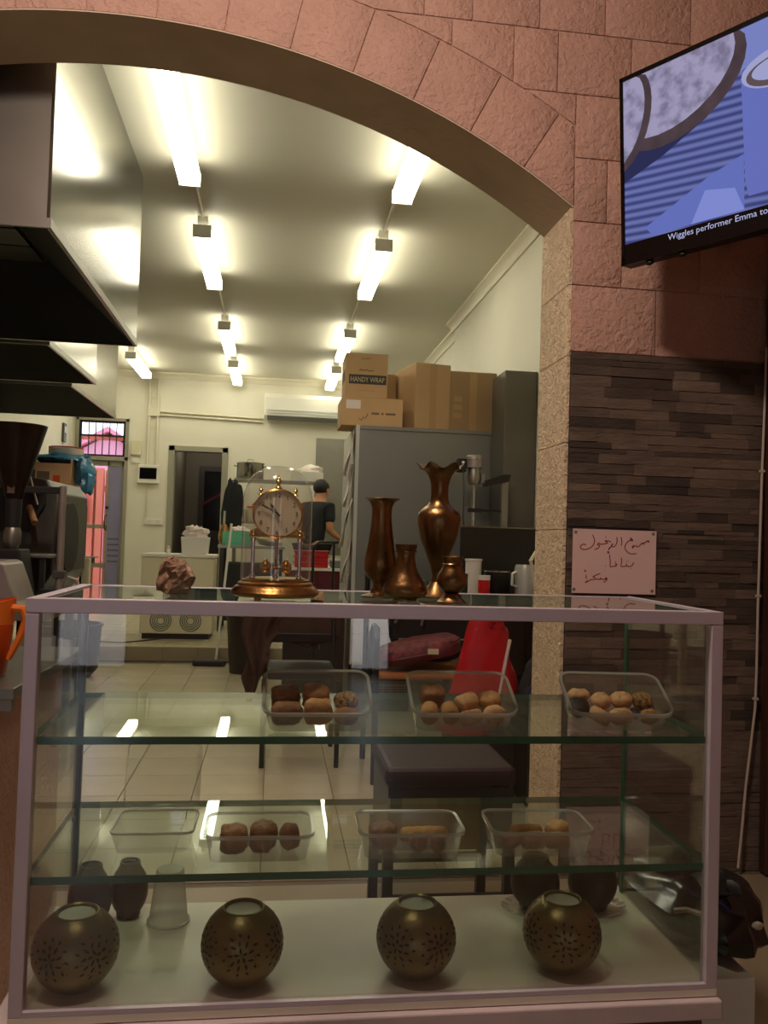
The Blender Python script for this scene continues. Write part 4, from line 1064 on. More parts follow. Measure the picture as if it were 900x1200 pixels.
# ================================================================== LEFT BENCH WITH ORANGE JUG (front side of the arch)
lb = thing('steel_bench', 'steel topped side bench at the left with pink painted front', 'bench', (0, 0, FLOOR - 0.006)); fz = FLOOR - 0.006
MB().box(-1.5, -0.546, 1.90, 2.58, -0.375 - fz, -0.35 - fz).build('bench_top', 'steel_matt', lb, bevel=0.002)
MB().box(-1.5, -0.552, 1.905, 1.925, -0.40 - fz, -0.376 - fz).build('apron', 'steel_matt', lb)
MB().box(-1.49, -0.60, 1.93, 2.55, 0, -0.40 - fz).build('body', 'pink_plaster', lb)
jg = thing('orange_jug', 'orange plastic jug with curved handle on the side bench', 'jug', (-0.672, 2.06, -0.3495))
MB().lathe([(0, 0), (0.056, 0), (0.062, 0.01), (0.070, 0.12), (0.068, 0.122), (0.058, 0.012), (0, 0.008)], 28).build('jug_body', 'orange_liquid', jg, smooth=40)
MB().lathe([(0.0685, 0.1225), (0.0705, 0.1225), (0.074, 0.165), (0.072, 0.165)], 28, rfun=lambda i, t, r, z: (r, z + (0.018 * max(0, math.cos(t - 0.2)) if i in (2, 3) else 0))).build('jug_collar', 'orange_plastic', jg, smooth=40)
MB().tube([(0.070, -0.01, 0.160), (0.094, -0.01, 0.158), (0.103, -0.01, 0.135), (0.092, -0.01, 0.095), (0.074, -0.01, 0.055), (0.067, -0.01, 0.04)], [0.009, 0.010, 0.010, 0.009, 0.008, 0.007], 8).build('handle', 'orange_plastic', jg, smooth=True)
MB().lathe([(0, 0.112), (0.0668, 0.112), (0.0668, 0.1125), (0, 0.1125)], 24).build('juice', 'orange_plastic', jg)

# ================================================================== EXTRACTOR HOODS
def hood(label, x0, x1, y0, y1, zb, zt):
    t = thing('extractor_hood', label, 'extractor hood', (0, 0, zb), group='stainless extractor hoods along the left wall')
    h = zt - zb; th = 0.012
    MB().box(x1 - th, x1, y0, y1, 0, h).build('side_panel', 'steel', t)
    MB().box(x0, x1 - th - 0.0005, y0, y0 + th, 0, h).build('front_panel', 'steel_matt', t)
    MB().box(x0, x1 - th - 0.0005, y1 - th, y1, 0, h).build('rear_panel', 'steel', t)
    m = MB().box(x0, x1 + 0.006, y0 - 0.006, y0 - 0.0005, -0.002, 0.035).box(x1 + 0.0005, x1 + 0.006, y0 - 0.0005, y1, -0.002, 0.035)
    m.build('rim_band', 'steel_matt', t)
    # sloping dark canopy inside
    a = [(x0, y0 + th, 0.004), (x1 - th, y0 + th, 0.004), (x1 - th, y1 - th, 0.004), (x0, y1 - th, 0.004)]
    c = [(x0, y0 + 0.45, 0.34), (x1 - 0.4, y0 + 0.45, 0.34), (x1 - 0.4, y1 - 0.45, 0.34), (x0, y1 - 0.45, 0.34)]
    MB().add(a + c, [(0, 1, 5, 4), (1, 2, 6, 5), (2, 3, 7, 6), (4, 5, 6, 7)]).build('canopy', 'black_hood', t)
    n = 4
    for k in range(n):
        ya = y0 + 0.47 + (y1 - y0 - 0.94) * k / n; yb = y0 + 0.47 + (y1 - y0 - 0.94) * (k + 1) / n - 0.02
        MB().box(x0 + 0.1, x1 - 0.42, ya, yb, 0.322, 0.335).build('filter', 'steel_dark', t)
    return t
hood('large stainless extractor hood nearest the arch', -2.69, -0.86, 3.17, 5.12, 1.11, CEIL - 0.001)
hood('middle stainless extractor hood behind the large one', -2.69, -1.39, 5.22, 6.55, 1.11, CEIL - 0.001)
hood('farthest stainless extractor hood before the back door', -2.69, -1.60, 6.68, 8.5, 1.11, CEIL - 0.001)

# ================================================================== LEFT SIDE OF THE KITCHEN
wb = thing('work_bench', 'steel work bench under the large hood carrying the grinder', 'bench', (0, 0, FLOOR))
zz = -FLOOR
MB().box(-2.3, -0.80, 3.12, 4.75, -0.335 + zz, -0.30 + zz).build('bench_top', 'steel_matt', wb, bevel=0.003)
for x in (-2.25, -1.10):
    for y in (3.17, 4.67): MB().box(x, x + 0.04, y, y + 0.04, 0, -0.336 + zz).build('leg', 'steel_matt', wb)
MB().box(-2.25, -1.06, 3.2, 4.7, 0.25, 0.27).build('under_shelf', 'steel_dark', wb)
BZ = -0.2995
gr = thing('coffee_grinder', 'dark coffee grinder with tall conical hopper on the work bench', 'grinder', (-1.04, 3.50, BZ)); q = -BZ
MB().lathe([(0.034, 0.115 + q), (0.050, 0.175 + q), (0.116, 0.412 + q), (0.111, 0.412 + q), (0.045, 0.175 + q), (0.030, 0.115 + q)], 36).build('hopper', 'copper_dark', gr, smooth=40)
MB().lathe([(0.0, -0.0 + q), (0.030, 0.0 + q), (0.032, 0.114 + q), (0, 0.114 + q)], 20).build('neck', 'machine_dark', gr, smooth=40)
MB().lathe([(0, -0.085 + q), (0.022, -0.085 + q), (0.033, -0.06 + q), (0.034, -0.02 + q), (0.028, -0.001 + q), (0, -0.001 + q)], 20).build('coupling', 'steel_matt', gr, smooth=40)
MB().box(-0.014, 0.014, -0.045, -0.033, 0.135 + q, 0.172 + q).build('slide_gate', 'steel_bright', gr)
MB().box(0.030, 0.175, -0.012, 0.012, 0.140 + q, 0.168 + q).build('support_arm', 'machine_dark', gr, bevel=0.003)
MB().cyl((0.188, 0, 0), (0.188, 0, 0.172 + q), 0.0145, n=16).build('support_post', 'pale_silver', gr, smooth=40)
MB().box(0.165, 0.211, -0.022, 0.022, -0.20 + q, -0.17 + q).build('post_clamp', 'machine_grey', gr, bevel=0.003)
MB().prism([(-0.08, 0), (0.085, 0), (0.05, -0.086 + q), (-0.05, -0.086 + q)], -0.07, 0.07).build('grinder_body', 'machine_dark', gr, bevel=0.006)
ro = thing('coffee_roaster', 'grey metal roasting machine with round drum behind the grinder', 'roaster', (0, 0, BZ))
MB().prism([(-1.65, 0.0), (-1.02, 0.0), (-0.96, 0.10 + 0), (-0.96, 0.16 + q), (-1.00, 0.215 + q), (-1.14, 0.235 + q), (-1.65, 0.235 + q)], 3.82, 4.45).build('roaster_body', 'machine_grey', ro, bevel=0.008)
MB().prism([(-1.6, -0.02 + q), (-1.07, -0.02 + q), (-1.00, 0.10 + q), (-1.00, 0.17 + q), (-1.6, 0.17 + q)], 3.79, 3.8195).build('front_door', 'machine_dark', ro)
MB().cyl((-0.9605, 4.02, -0.04 + q), (-0.935, 4.02, -0.04 + q), 0.16, n=32).build('drum_end', 'machine_dark', ro, smooth=40)
MB().cyl((-1.06, 3.79, 0.09 + q), (-1.01, 3.70, 0.02 + q), 0.014, n=12).build('wooden_handle', 'wood_handle', ro, smooth=40)
MB().cyl((-1.07, 3.77, 0.26 + q), (-1.02, 3.76, 0.10 + q), 0.005, n=8).build('lever', 'steel_bright', ro)
m = MB().box(-1.42, -0.92, 3.60, 3.80, -0.125 + q, -0.11 + q); m.build('cooling_tray', 'steel_matt', ro, bevel=0.003)
for x in (-1.40, -0.96): MB().box(x, x + 0.02, 3.61, 3.63, 0, -0.1255 + q).build('tray_leg', 'machine_dark', ro)
MB().box(-0.94, -0.80, 3.55, 3.75, 0.0, 0.05).build('power_box', 'machine_dark', ro, bevel=0.004)
mt2 = MB().tube([(-0.86, 3.62, 0.05), (-0.84, 3.60, 0.10), (-0.80, 3.58, 0.09), (-0.79, 3.6, 0.03)], 0.006, 6); mt2.build('cord', 'cable_white', ro, smooth=True)
ch = thing('chute_box', 'pale silver sloping chute box at the left edge behind the orange jug', 'machine', (0, 0, BZ))
MB().prism([(-1.35, 0), (-0.895, 0), (-0.915, 0.03), (-0.965, 0.165), (-0.985, 0.175), (-1.35, 0.175)], 3.16, 3.40).build('chute_body', 'pale_silver', ch, bevel=0.006)
MB().box(-1.32, -1.0, 3.155, 3.1595, 0.03, 0.14).build('hatch', 'pale_silver', ch)
# rack with carton, bucket and blue bag
rk = thing('black_rack', 'black slotted-angle rack behind the roaster at the left wall', 'shelf', (0, 0, FLOOR))
for x in (-1.62, -1.245):
    for y in (5.0, 5.62):
        m = MB().box(x, x + 0.028, y, y + 0.028, 0, 0.155 + zz)
        m.build('post', 'black_plastic', rk)
for z in (0.135, -0.30, -0.72): MB().box(-1.59, -1.220, 5.03, 5.60, z + zz, z + 0.018 + zz).build('rack_shelf', 'steel_dark', rk)
m = MB()
for k in range(16): m.box(-1.236, -1.228, 4.9985, 4.9998, 0.11 - k * 0.04 + zz, 0.13 - k * 0.04 + zz)
o = m.build('slots', 'cable_white', rk); o['kind'] = 'stuff'
bxo = thing('open_carton', 'open cardboard carton on the black rack under the blue bag', 'box', (-1.345, 5.22, 0.1535))
W_, D_, H_ = 0.15, 0.15, 0.26
for args in ((-W_, W_, -D_, -D_ + 0.005, 0, H_ - 0.03), (-W_, W_, D_ - 0.005, D_, 0, H_), (-W_, -W_ + 0.005, -D_ + 0.006, D_ - 0.006, 0, H_), (W_ - 0.005, W_, -D_ + 0.006, D_ - 0.006, 0, H_), (-W_ + 0.006, W_ - 0.006, -D_ + 0.006, D_ - 0.006, 0, 0.005)):
    MB().box(*args).build('carton_side', 'cardboard', bxo)
MB().box(-0.12, -0.05, -D_ - 0.0012, -D_ - 0.0002, 0.06, 0.19).build('label_patch', 'print_dark', bxo)
MB().box(-0.04, 0.03, -D_ - 0.0012, -D_ - 0.0002, 0.05, 0.18).build('label_patch', 'print_grey', bxo)
MB().box(0.05, 0.09, -D_ - 0.0012, -D_ - 0.0002, 0.05, 0.16).build('label_patch', 'orange_liquid', bxo)
bl = thing('blue_bag', 'crumpled blue plastic bag spilling over the side of the open carton', 'bag', (-1.30, 5.22, 0.42))
m = MB().blob((0.0, 0.0, 0.0), (0.17, 0.12, 0.03), 3, 0.22, 2.0, 20, 10).blob((0.155, -0.03, -0.06), (0.06, 0.09, 0.085), 8, 0.2, 2.0, 16, 10).blob((0.185, -0.06, -0.14), (0.042, 0.05, 0.07), 12, 0.22, 2.0, 14, 9)
m.build('bag_body', 'blue_bag', bl, smooth=True)
bk = thing('paint_bucket', 'white bucket with red lid behind the blue bag', 'bucket', (-1.33, 5.50, 0.1535))
MB().lathe([(0, 0), (0.085, 0), (0.098, 0.32), (0, 0.32)], 28).build('bucket_body', 'white_plastic', bk, smooth=40)
MB().lathe([(0, 0.3205), (0.105, 0.3205), (0.105, 0.355), (0.10, 0.356), (0, 0.356)], 28).build('lid', 'white_plastic', bk, smooth=40)
MB().lathe([(0.1005, 0.357), (0.1055, 0.357), (0.1055, 0.365), (0.1005, 0.365)], 28).build('lid_ring', 'red_plastic', bk, smooth=40)
for z in (0.08, 0.30): MB().lathe([(0.0865 + 0.04 * z, z), (0.0875 + 0.04 * z, z), (0.0878 + 0.04 * z, z + 0.008), (0.0865 + 0.04 * z, z + 0.008)], 28).build('stripe', 'red_plastic', bk, smooth=40)
for k, (z, w_) in enumerate(((-0.281, 0.20), (-0.17, 0.17), (-0.08, 0.14))):
    o = MB().box(-w_, w_, -0.17, 0.17, 0, 0.03).box(-w_ - 0.02, w_ + 0.02, -0.19, 0.19, 0.03, 0.036).build('steel_tray', 'steel_dark', bevel=0.003, loc=(-1.36 + 0.05 * k, 5.3, z if k == 0 else -0.281 + 0.0375 * k))
    tag(o, ('large dark tray at the bottom of the stack on the rack', 'middle dark tray of the stack on the rack', 'small dark tray on top of the stack on the rack')[k], 'tray', 'trays on the rack')
o = MB().box(-1.10, -1.055, 5.02, 5.06, FLOOR, -0.17).build('cream_post', 'cream_plastic', bevel=0.003); tag(o, 'short cream post standing beside the black rack', 'post')
bt = thing('black_tub', 'round black tub on the floor beside the step', 'tub', (-1.52, 6.6, FLOOR + 0.001))
MB().lathe([(0, 0), (0.17, 0), (0.22, 0.06), (0.24, 0.40), (0.23, 0.40), (0.2, 0.05), (0, 0.03)], 28).build('tub_body', 'black_plastic', bt, smooth=40)
MB().lathe([(0.24, 0.385), (0.252, 0.385), (0.252, 0.40), (0.24, 0.401)], 28).build('tub_rim', 'black_plastic', bt, smooth=40)
o = MB().tube([(-1.9, 7.8, UPPER + 0.008), (-1.6, 7.75, UPPER + 0.008), (-1.45, 7.62, UPPER + 0.008), (-1.3, 7.58, UPPER + 0.008), (-1.12, 7.75, UPPER + 0.008), (-1.0, 7.9, UPPER + 0.008)], 0.006, 6).build('power_cord', 'black_plastic', smooth=True)
tag(o, 'black power cord lying on the raised floor beside the fridge', 'cord')

# ================================================================== BACK OF THE KITCHEN
def tagbox(name, label, cat, args, mt, bevel=0.0):
    o = MB().box(*args).build(name, mt, bevel=bevel); return tag(o, label, cat)
# conduits, switchboard, sockets on the back wall
pc = thing('wall_conduit', 'pair of painted conduits running down and across the back wall', 'conduit')
Yw = BACK - 0.022
for x in (-1.715, -1.60): MB().cyl((x, Yw, 0.90 if x < -1.65 else 0.90), (x, Yw, 2.06), 0.020, n=10).build('vertical_pipe', 'trim_white', pc, smooth=True)
for z in (1.62, 1.575): MB().tube([(-1.58, Yw, z), (-1.2, Yw, z - 0.01), (-0.6, Yw, z - 0.02), (-0.20, Yw, z - 0.03)], 0.015, 8).build('horizontal_pipe', 'trim_white', pc, smooth=True)
for x, z in ((-1.66, 1.80), (-1.66, 1.40)): MB().box(x - 0.09, x + 0.09, BACK - 0.012, BACK - 0.001, z - 0.012, z + 0.012).build('saddle', 'trim_white', pc)
MB().box(-1.73, -1.57, BACK - 0.05, BACK - 0.001, 1.55, 1.66).build('junction_box', 'trim_white', pc, bevel=0.006)
sb = thing('switchboard', 'white switchboard with dark window on the back wall', 'switchboard', (-1.68, BACK - 0.001, 0.76))
MB().box(-0.15, 0.13, -0.07, 0, -0.12, 0.13).build('board_box', 'white_plastic', sb, bevel=0.01)
MB().box(-0.12, 0.10, -0.076, -0.0705, -0.06, 0.09).build('board_window', 'black_gloss', sb)
MB().cyl((-0.02, -0.012, -0.125), (-0.02, -0.012, -0.58), 0.012, n=8).build('drop_pipe', 'trim_white', sb)
so = thing('wall_socket', 'double white socket low on the back wall under the switchboard', 'socket', (-1.60, BACK - 0.001, 0.13))
MB().box(-0.12, 0.12, -0.025, 0, -0.04, 0.04).build('socket_plate', 'white_plastic', so, bevel=0.004)
for x in (-0.06, 0.06): MB().box(x - 0.02, x + 0.02, -0.029, -0.0255, -0.02, 0.02).build('rocker', 'trim_white', so)
tagbox('control_box', 'small yellowed control box beside the back door', 'box', (-1.93, -1.80, BACK - 0.05, BACK - 0.001, 1.02, 1.21), 'cream_plastic', 0.004)
tagbox('light_switch', 'white light switch below the yellowed control box', 'switch', (-1.92, -1.81, BACK - 0.03, BACK - 0.001, 0.91, 0.98), 'white_plastic', 0.004)
si = thing('alarm_panel', 'small dark control panel on the left wall near the transom', 'panel', (XL + 0.001, 10.95, 1.22))
MB().box(0, 0.03, -0.06, 0.06, -0.12, 0.12).build('panel_box', 'machine_grey', si, bevel=0.004)
MB().box(0.0305, 0.034, -0.035, 0.035, 0.0, 0.08).build('panel_screen', 'white_plastic', si)
# air conditioner
ac = thing('air_conditioner', 'long white split air conditioner high on the back wall', 'air conditioner', (0.36, BACK - 0.001, 1.56))
MB().prism([(0, 0.07), (-0.16, 0.0), (-0.21, 0.06), (-0.22, 0.30), (-0.19, 0.355), (0, 0.36)], -0.54, 0.54, fn=lambda u_, v_, d: (d, u_, v_)).build('case', 'white_plastic', ac, bevel=0.008)
MB().prism([(-0.163, 0.0), (-0.213, 0.055), (-0.209, 0.062), (-0.157, 0.006)], -0.50, 0.50, fn=lambda u_, v_, d: (d, u_ - 0.004, v_ - 0.004)).build('vent_flap', 'grey_plastic', ac)
for k in range(2): MB().box(-0.50, 0.50, -0.2255, -0.2205, 0.085 + 0.035 * k, 0.10 + 0.035 * k).build('louvre', 'panel_edge', ac)
tagbox('splash_panel', 'brushed steel splash panel on the back wall beside the cool room', 'panel', (0.54, 1.75, BACK - 0.012, BACK - 0.001, -0.25, 1.36), 'steel_matt')
# long wire rack with pot and tray
rr = thing('pot_rack', 'steel shelving rack at the back wall carrying the stock pot', 'shelf', (0, 0, UPPER)); uz = -UPPER
for x in (-0.49, 0.58):
    for y in (10.45, 10.9): MB().cyl((x, y, 0), (x, y, 0.70 + uz), 0.014, n=8).build('post', 'wire', rr)
for z in (0.67, 0.14, -0.42): MB().box(-0.51, 0.60, 10.43, 10.92, z + uz, z + 0.022 + uz).build('rack_shelf', 'steel_matt', rr, bevel=0.003)
sp = thing('stock_pot', 'large lidded aluminium stock pot on top of the back rack', 'pot', (-0.32, 10.65, 0.6925))
MB().lathe([(0, 0), (0.165, 0), (0.17, 0.006), (0.17, 0.205), (0, 0.205)], 32).build('pot_body', 'steel', sp, smooth=40)
MB().lathe([(0.176, 0.2055), (0.178, 0.212), (0.10, 0.226), (0, 0.23)], 32).build('lid', 'steel_matt', sp, smooth=40)
MB().tube([(-0.04, 0, 0.229), (-0.035, 0, 0.256), (0.035, 0, 0.256), (0.04, 0, 0.229)], 0.006, 6).build('lid_handle', 'steel_bright', sp, smooth=True)
for s_ in (-1, 1): MB().tube([(s_ * 0.168, -0.05, 0.17), (s_ * 0.205, -0.045, 0.175), (s_ * 0.205, 0.045, 0.175), (s_ * 0.168, 0.05, 0.17)], 0.007, 6).build('ear_handle', 'steel_bright', sp, smooth=True)
tr = thing('white_crate', 'white plastic crate of folded cloths on top of the back rack', 'crate', (0.40, 10.65, 0.6925))
m = MB()
for args in ((-0.2, 0.2, -0.14, -0.132, 0, 0.12), (-0.2, 0.2, 0.132, 0.14, 0, 0.12), (-0.2, -0.192, -0.131, 0.131, 0, 0.12), (0.192, 0.2, -0.131, 0.131, 0, 0.12), (-0.191, 0.191, -0.131, 0.131, 0, 0.008)): m.box(*args)
m.build('crate_box', 'white_plastic', tr)
MB().blob((0.04, 0, 0.14), (0.15, 0.11, 0.07), 6, 0.2, 2.2, 16, 9).build('cloths', 'paper', tr, smooth=30)
for k, (x, mt_, h_, lab) in enumerate(((-0.30, 'red_plastic', 0.16, 'red lidded jar on the middle shelf of the back rack'), (-0.40, 'cream_plastic', 0.12, 'cream jar on the middle shelf of the back rack'), (-0.17, 'white_plastic', 0.18, 'white jar on the middle shelf of the back rack'))):
    t = thing('storage_jar', lab, 'jar', (x, 10.6, 0.163), group='jars on the back rack')
    MB().lathe([(0, 0), (0.045, 0), (0.05, 0.01), (0.05, h_), (0.04, h_ + 0.01), (0, h_ + 0.01)], 18).build('jar_body', 'cream_plastic', t, smooth=40)
    MB().lathe([(0, h_ + 0.0105), (0.046, h_ + 0.0105), (0.046, h_ + 0.035), (0, h_ + 0.036)], 18).build('lid', mt_, t, smooth=40)
# chest fridge with compressor grilles, tissue tub on it
fr = thing('bar_fridge', 'low white fridge with two round rear grilles on the raised floor', 'fridge', (0, 0, UPPER))
MB().box(-1.205, -0.545, 7.93, 8.42, 0.05, -0.235 + uz).build('fridge_body', 'cream_plastic', fr, bevel=0.008)
MB().box(-1.215, -0.535, 7.92, 8.43, -0.2345 + uz, -0.205 + uz).build('fridge_top', 'white_plastic', fr, bevel=0.006)
MB().box(-1.18, -0.57, 7.95, 8.40, 0.0, 0.0495).build('plinth', 'black_plastic', fr)
for cx_ in (-1.01, -0.74):
    for r in (0.035, 0.055, 0.075, 0.095):
        m = MB().tube([(cx_ + r * math.cos(2 * PI * k / 24), 7.929, 0.17 + r * math.sin(2 * PI * k / 24)) for k in range(24)], 0.006, 6, closed=True); m.build('grille_ring', 'grey_plastic', fr)
MB().blob((-0.87, 7.928, 0.235), (0.026, 0.008, 0.022), amp=0).build('valve_cap', 'white_plastic', fr, smooth=True)
tb = thing('tissue_tub', 'square white tub of tissues on the low fridge', 'tub', (-0.735, 8.10, UPPER + 0.792 + (uz - 0.205 - 0.792) + 0.0005))
MB().prism([(-0.115, 0), (0.115, 0), (0.13, 0.165), (-0.13, 0.165)], -0.11, 0.11).build('tub_body', 'white_plastic', tb, bevel=0.006)
m = MB().blob((0.0, 0, 0.20), (0.105, 0.09, 0.075), 21, 0.28, 2.0, 18, 11, fr=4); m.v = [(x, y, max(z, 0.166)) for x, y, z in m.v]; m.build('tissues', 'paper', tb, smooth=20)
t = thing('salt_shaker', 'tiny white shaker beside the tissue tub on the fridge', 'shaker', (-0.98, 8.05, UPPER + (uz - 0.205) + 0.0005))
MB().lathe([(0, 0), (0.02, 0), (0.018, 0.05), (0, 0.055)], 12).build('shaker_body', 'white_plastic', t, smooth=40); MB().blob((0, 0, 0.066), (0.014, 0.014, 0.01), amp=0).build('cap', 'white_plastic', t, smooth=True)
# prep table with teal tub and copper flask behind the fridge
pt = thing('prep_table', 'dark prep table behind the fridge carrying the teal tub', 'table', (0, 0, UPPER))
MB().box(-0.56, 0.12, 8.60, 9.2, -0.145 + uz, -0.115 + uz).build('table_top', 'steel_matt', pt, bevel=0.003)
MB().box(-0.48, 0.06, 8.70, 9.15, 0.1, -0.30 + uz).build('oven_box', 'black_plastic', pt, bevel=0.01)
for x in (-0.54, 0.06):
    for y in (8.62, 9.14): MB().box(x, x + 0.04, y, y + 0.04, 0, -0.1455 + uz).build('leg', 'steel_dark', pt)
tt = thing('teal_tub', 'teal green plastic tub with white paper on the prep table', 'tub', (-0.37, 8.78, -0.1145))
m = MB()
for args in ((-0.15, 0.15, -0.12, -0.114, 0, 0.14), (-0.15, 0.15, 0.114, 0.12, 0, 0.14), (-0.15, -0.144, -0.113, 0.113, 0, 0.14), (0.144, 0.15, -0.113, 0.113, 0, 0.14), (-0.143, 0.143, -0.113, 0.113, 0, 0.006)): m.box(*args)
m.build('tub_body', 'teal_plastic', tt)
MB().blob((0.03, 0, 0.14), (0.10, 0.08, 0.06), 2, 0.25).build('paper_wad', 'paper', tt, smooth=20)
o = MB().blob((0, 0, 0.075), (0.13, 0.10, 0.08), 31, 0.15, 2.2, 16, 10); o.v = [(x, y, max(0, z)) for x, y, z in o.v]; o = o.build('bread_bag', 'cream_plastic', smooth=30, loc=(-0.04, 8.80, -0.1145)); tag(o, 'pale knotted bag on the prep table behind the clock', 'bag')
cf = thing('copper_flask', 'copper flask with long metal spout on the prep table', 'flask', (-0.53, 9.08, -0.1145))
MB().lathe([(0, 0), (0.03, 0), (0.058, 0.05), (0.06, 0.11), (0.04, 0.18), (0.018, 0.22), (0, 0.22)], 20).build('flask_body', 'brass', cf, smooth=40)
MB().cyl((0, 0, 0.2205), (0, 0, 0.36), 0.012, n=10).build('spout', 'steel_bright', cf, smooth=40)
ap = thing('black_apron', 'black apron hanging beside the passage doorway', 'apron', (-0.50, 10.28, 0.62))
MB().blob((0, 0, -0.36), (0.12, 0.05, 0.36), 14, 0.16, 2.6, 16, 14).build('apron_body', 'black_cloth', ap, smooth=True)
MB().tube([(-0.04, 0, -0.02), (-0.03, 0, 0.03), (0.02, 0.02, 0.04), (0.03, 0.03, -0.02)], 0.01, 6).build('apron_loop', 'black_cloth', ap, smooth=True)
hk = MB().cyl((0, 0.0, 0.0), (0, 0.13, 0.0), 0.006, n=6); hk.xf(Matrix.Translation((0.01, 0.0, 0.035))); hk.build('hook', 'steel_dark', ap)
# broom
bm = thing('broom', 'white handled broom with black head leaning before the step', 'broom', (0, 0, FLOOR))
MB().cyl((-0.366, 7.33, 0.09 + zz), (-0.447, 7.18, 0.05), 0.011, n=10).build('handle', 'white_plastic', bm, smooth=40)
MB().box(-0.64, -0.36, 7.13, 7.21, 0.001, 0.055).build('broom_head', 'black_plastic', bm, bevel=0.015)
# bin
bi = thing('waste_bin', 'black waste bin with yellow liner behind the brown jacket', 'bin', (-0.165, 6.88, FLOOR + 0.001))
MB().lathe([(0, 0), (0.155, 0), (0.19, 0.46), (0.18, 0.46), (0.15, 0.02), (0, 0.02)], 32).build('bin_body', 'black_plastic', bi, smooth=40)
MB().lathe([(0.178, 0.40), (0.181, 0.462), (0.194, 0.466), (0.194, 0.44)], 32).build('bin_rim', 'black_plastic', bi, smooth=40)
MB().blob((0.0, 0.02, 0.42), (0.15, 0.14, 0.07), 3, 0.2).build('liner', 'mustard', bi, smooth=30)
# red trays and table, tubular chair at the back
rt = thing('maroon_table', 'white topped table with maroon front behind the tubular chair', 'table', (0, 0, UPPER))
MB().box(0.12, 0.86, 8.52, 9.12, -0.352 + uz, -0.325 + uz).build('table_top', 'white_plastic', rt, bevel=0.003)
MB().box(0.14, 0.84, 8.54, 8.56, 0.05, -0.3525 + uz).build('front_panel', 'maroon', rt)
for x in (0.14, 0.80):
    for y in (8.57, 9.06): MB().box(x, x + 0.04, y, y + 0.04, 0, -0.3525 + uz).build('leg', 'steel_dark', rt)
for k in range(3):
    o = MB().box(-0.17, 0.17, -0.12, 0.12, 0, 0.05).box(-0.19, 0.19, -0.14, 0.14, 0.05, 0.058).build('red_tray', 'red_plastic', bevel=0.003, loc=(0.40, 8.74, -0.3245 + k * 0.0595))
    tag(o, ('bottom red tray of the stack on the maroon table', 'middle red tray of the stack on the maroon table', 'top red tray of the stack on the maroon table')[k], 'tray', 'red trays')
t = thing('grey_tub', 'grey lidded tub beside the red trays', 'tub', (0.70, 8.72, -0.3245))
MB().prism([(-0.09, 0), (0.09, 0), (0.10, 0.075), (-0.10, 0.075)], -0.1, 0.1).build('tub_body', 'grey_plastic', t, bevel=0.004); MB().box(-0.105, 0.105, -0.105, 0.105, 0.0755, 0.088).build('lid', 'panel_edge', t, bevel=0.003)
def tube_chair(name, label, loc, rz, w_, seat_z, back_z, seat_mt, tube_mt='black_plastic', d_=0.42, arms=False, r=0.012):
    t = thing(name, label, 'chair', loc, rz); h = w_ / 2
    # each side is a bent leg; the back is a hoop
    for s_ in (-1, 1):
        MB().tube([(s_ * h, -d_ / 2, 0), (s_ * h, -d_ / 2 + 0.01, seat_z - 0.02)], r, 8).build('front_leg', tube_mt, t, smooth=True)
        MB().tube([(s_ * h, d_ / 2 + 0.03, 0), (s_ * h, d_ / 2, seat_z - 0.02)], r, 8).build('rear_leg', tube_mt, t, smooth=True)
    MB().tube([(-h, d_ / 2, seat_z - 0.019), (-h, d_ / 2 + 0.03, seat_z + 0.2), (-h, d_ / 2 + 0.05, back_z - 0.05), (-h + 0.05, d_ / 2 + 0.055, back_z), (h - 0.05, d_ / 2 + 0.055, back_z), (h, d_ / 2 + 0.05, back_z - 0.05), (h, d_ / 2 + 0.03, seat_z + 0.2), (h, d_ / 2, seat_z - 0.019)], r, 8).build('back_hoop', tube_mt, t, smooth=40)
    MB().box(-h + 0.015, h - 0.015, -d_ / 2, d_ / 2 - 0.015, seat_z - 0.02, seat_z + 0.025).build('seat', seat_mt, t, bevel=0.01)
    return t
t = tube_chair('tubular_chair', 'black tubular chair with bare hoop back before the maroon table', (0.545, 8.02, UPPER + 0.001), PI, 0.34, 0.45, 0.945, 'black_plastic', r=0.013)
MB().tube([(-0.02, 0.25, 0.46), (-0.02, 0.265, 0.94)], 0.012, 8).build('back_bar', 'black_plastic', t, smooth=True)

# person at the back in a dark shirt
def skin_mesh(name, vs, es, rad, sub=2):
    me = bpy.data.meshes.new(name); me.from_pydata(vs, es, []); o = bpy.data.objects.new('tmp_skin', me); COL.objects.link(o)
    sk = o.modifiers.new('skin', 'SKIN'); sk.use_smooth_shade = True
    for i, d in enumerate(me.skin_vertices[0].data): d.radius = rad[i] if isinstance(rad[i], tuple) else (rad[i], rad[i])
    me.skin_vertices[0].data[0].use_root = True
    sb_ = o.modifiers.new('sub', 'SUBSURF'); sb_.levels = sub; sb_.render_levels = sub
    dg = bpy.context.evaluated_depsgraph_get(); r = bpy.data.meshes.new_from_object(o.evaluated_get(dg)); r.name = name
    bpy.data.objects.remove(o); bpy.data.meshes.remove(me)
    for p in r.polygons: p.use_smooth = True
    return r
def part_from(me, name, mt, parent):
    me.materials.clear(); me.materials.append(MATS[mt]); o = bpy.data.objects.new(name, me); COL.objects.link(o); o.parent = parent; return o
pe = thing('person', 'person in a dark short-sleeved shirt bending to work at the back rack', 'person', (0.46, 9.62, UPPER + 0.001), math.radians(140))
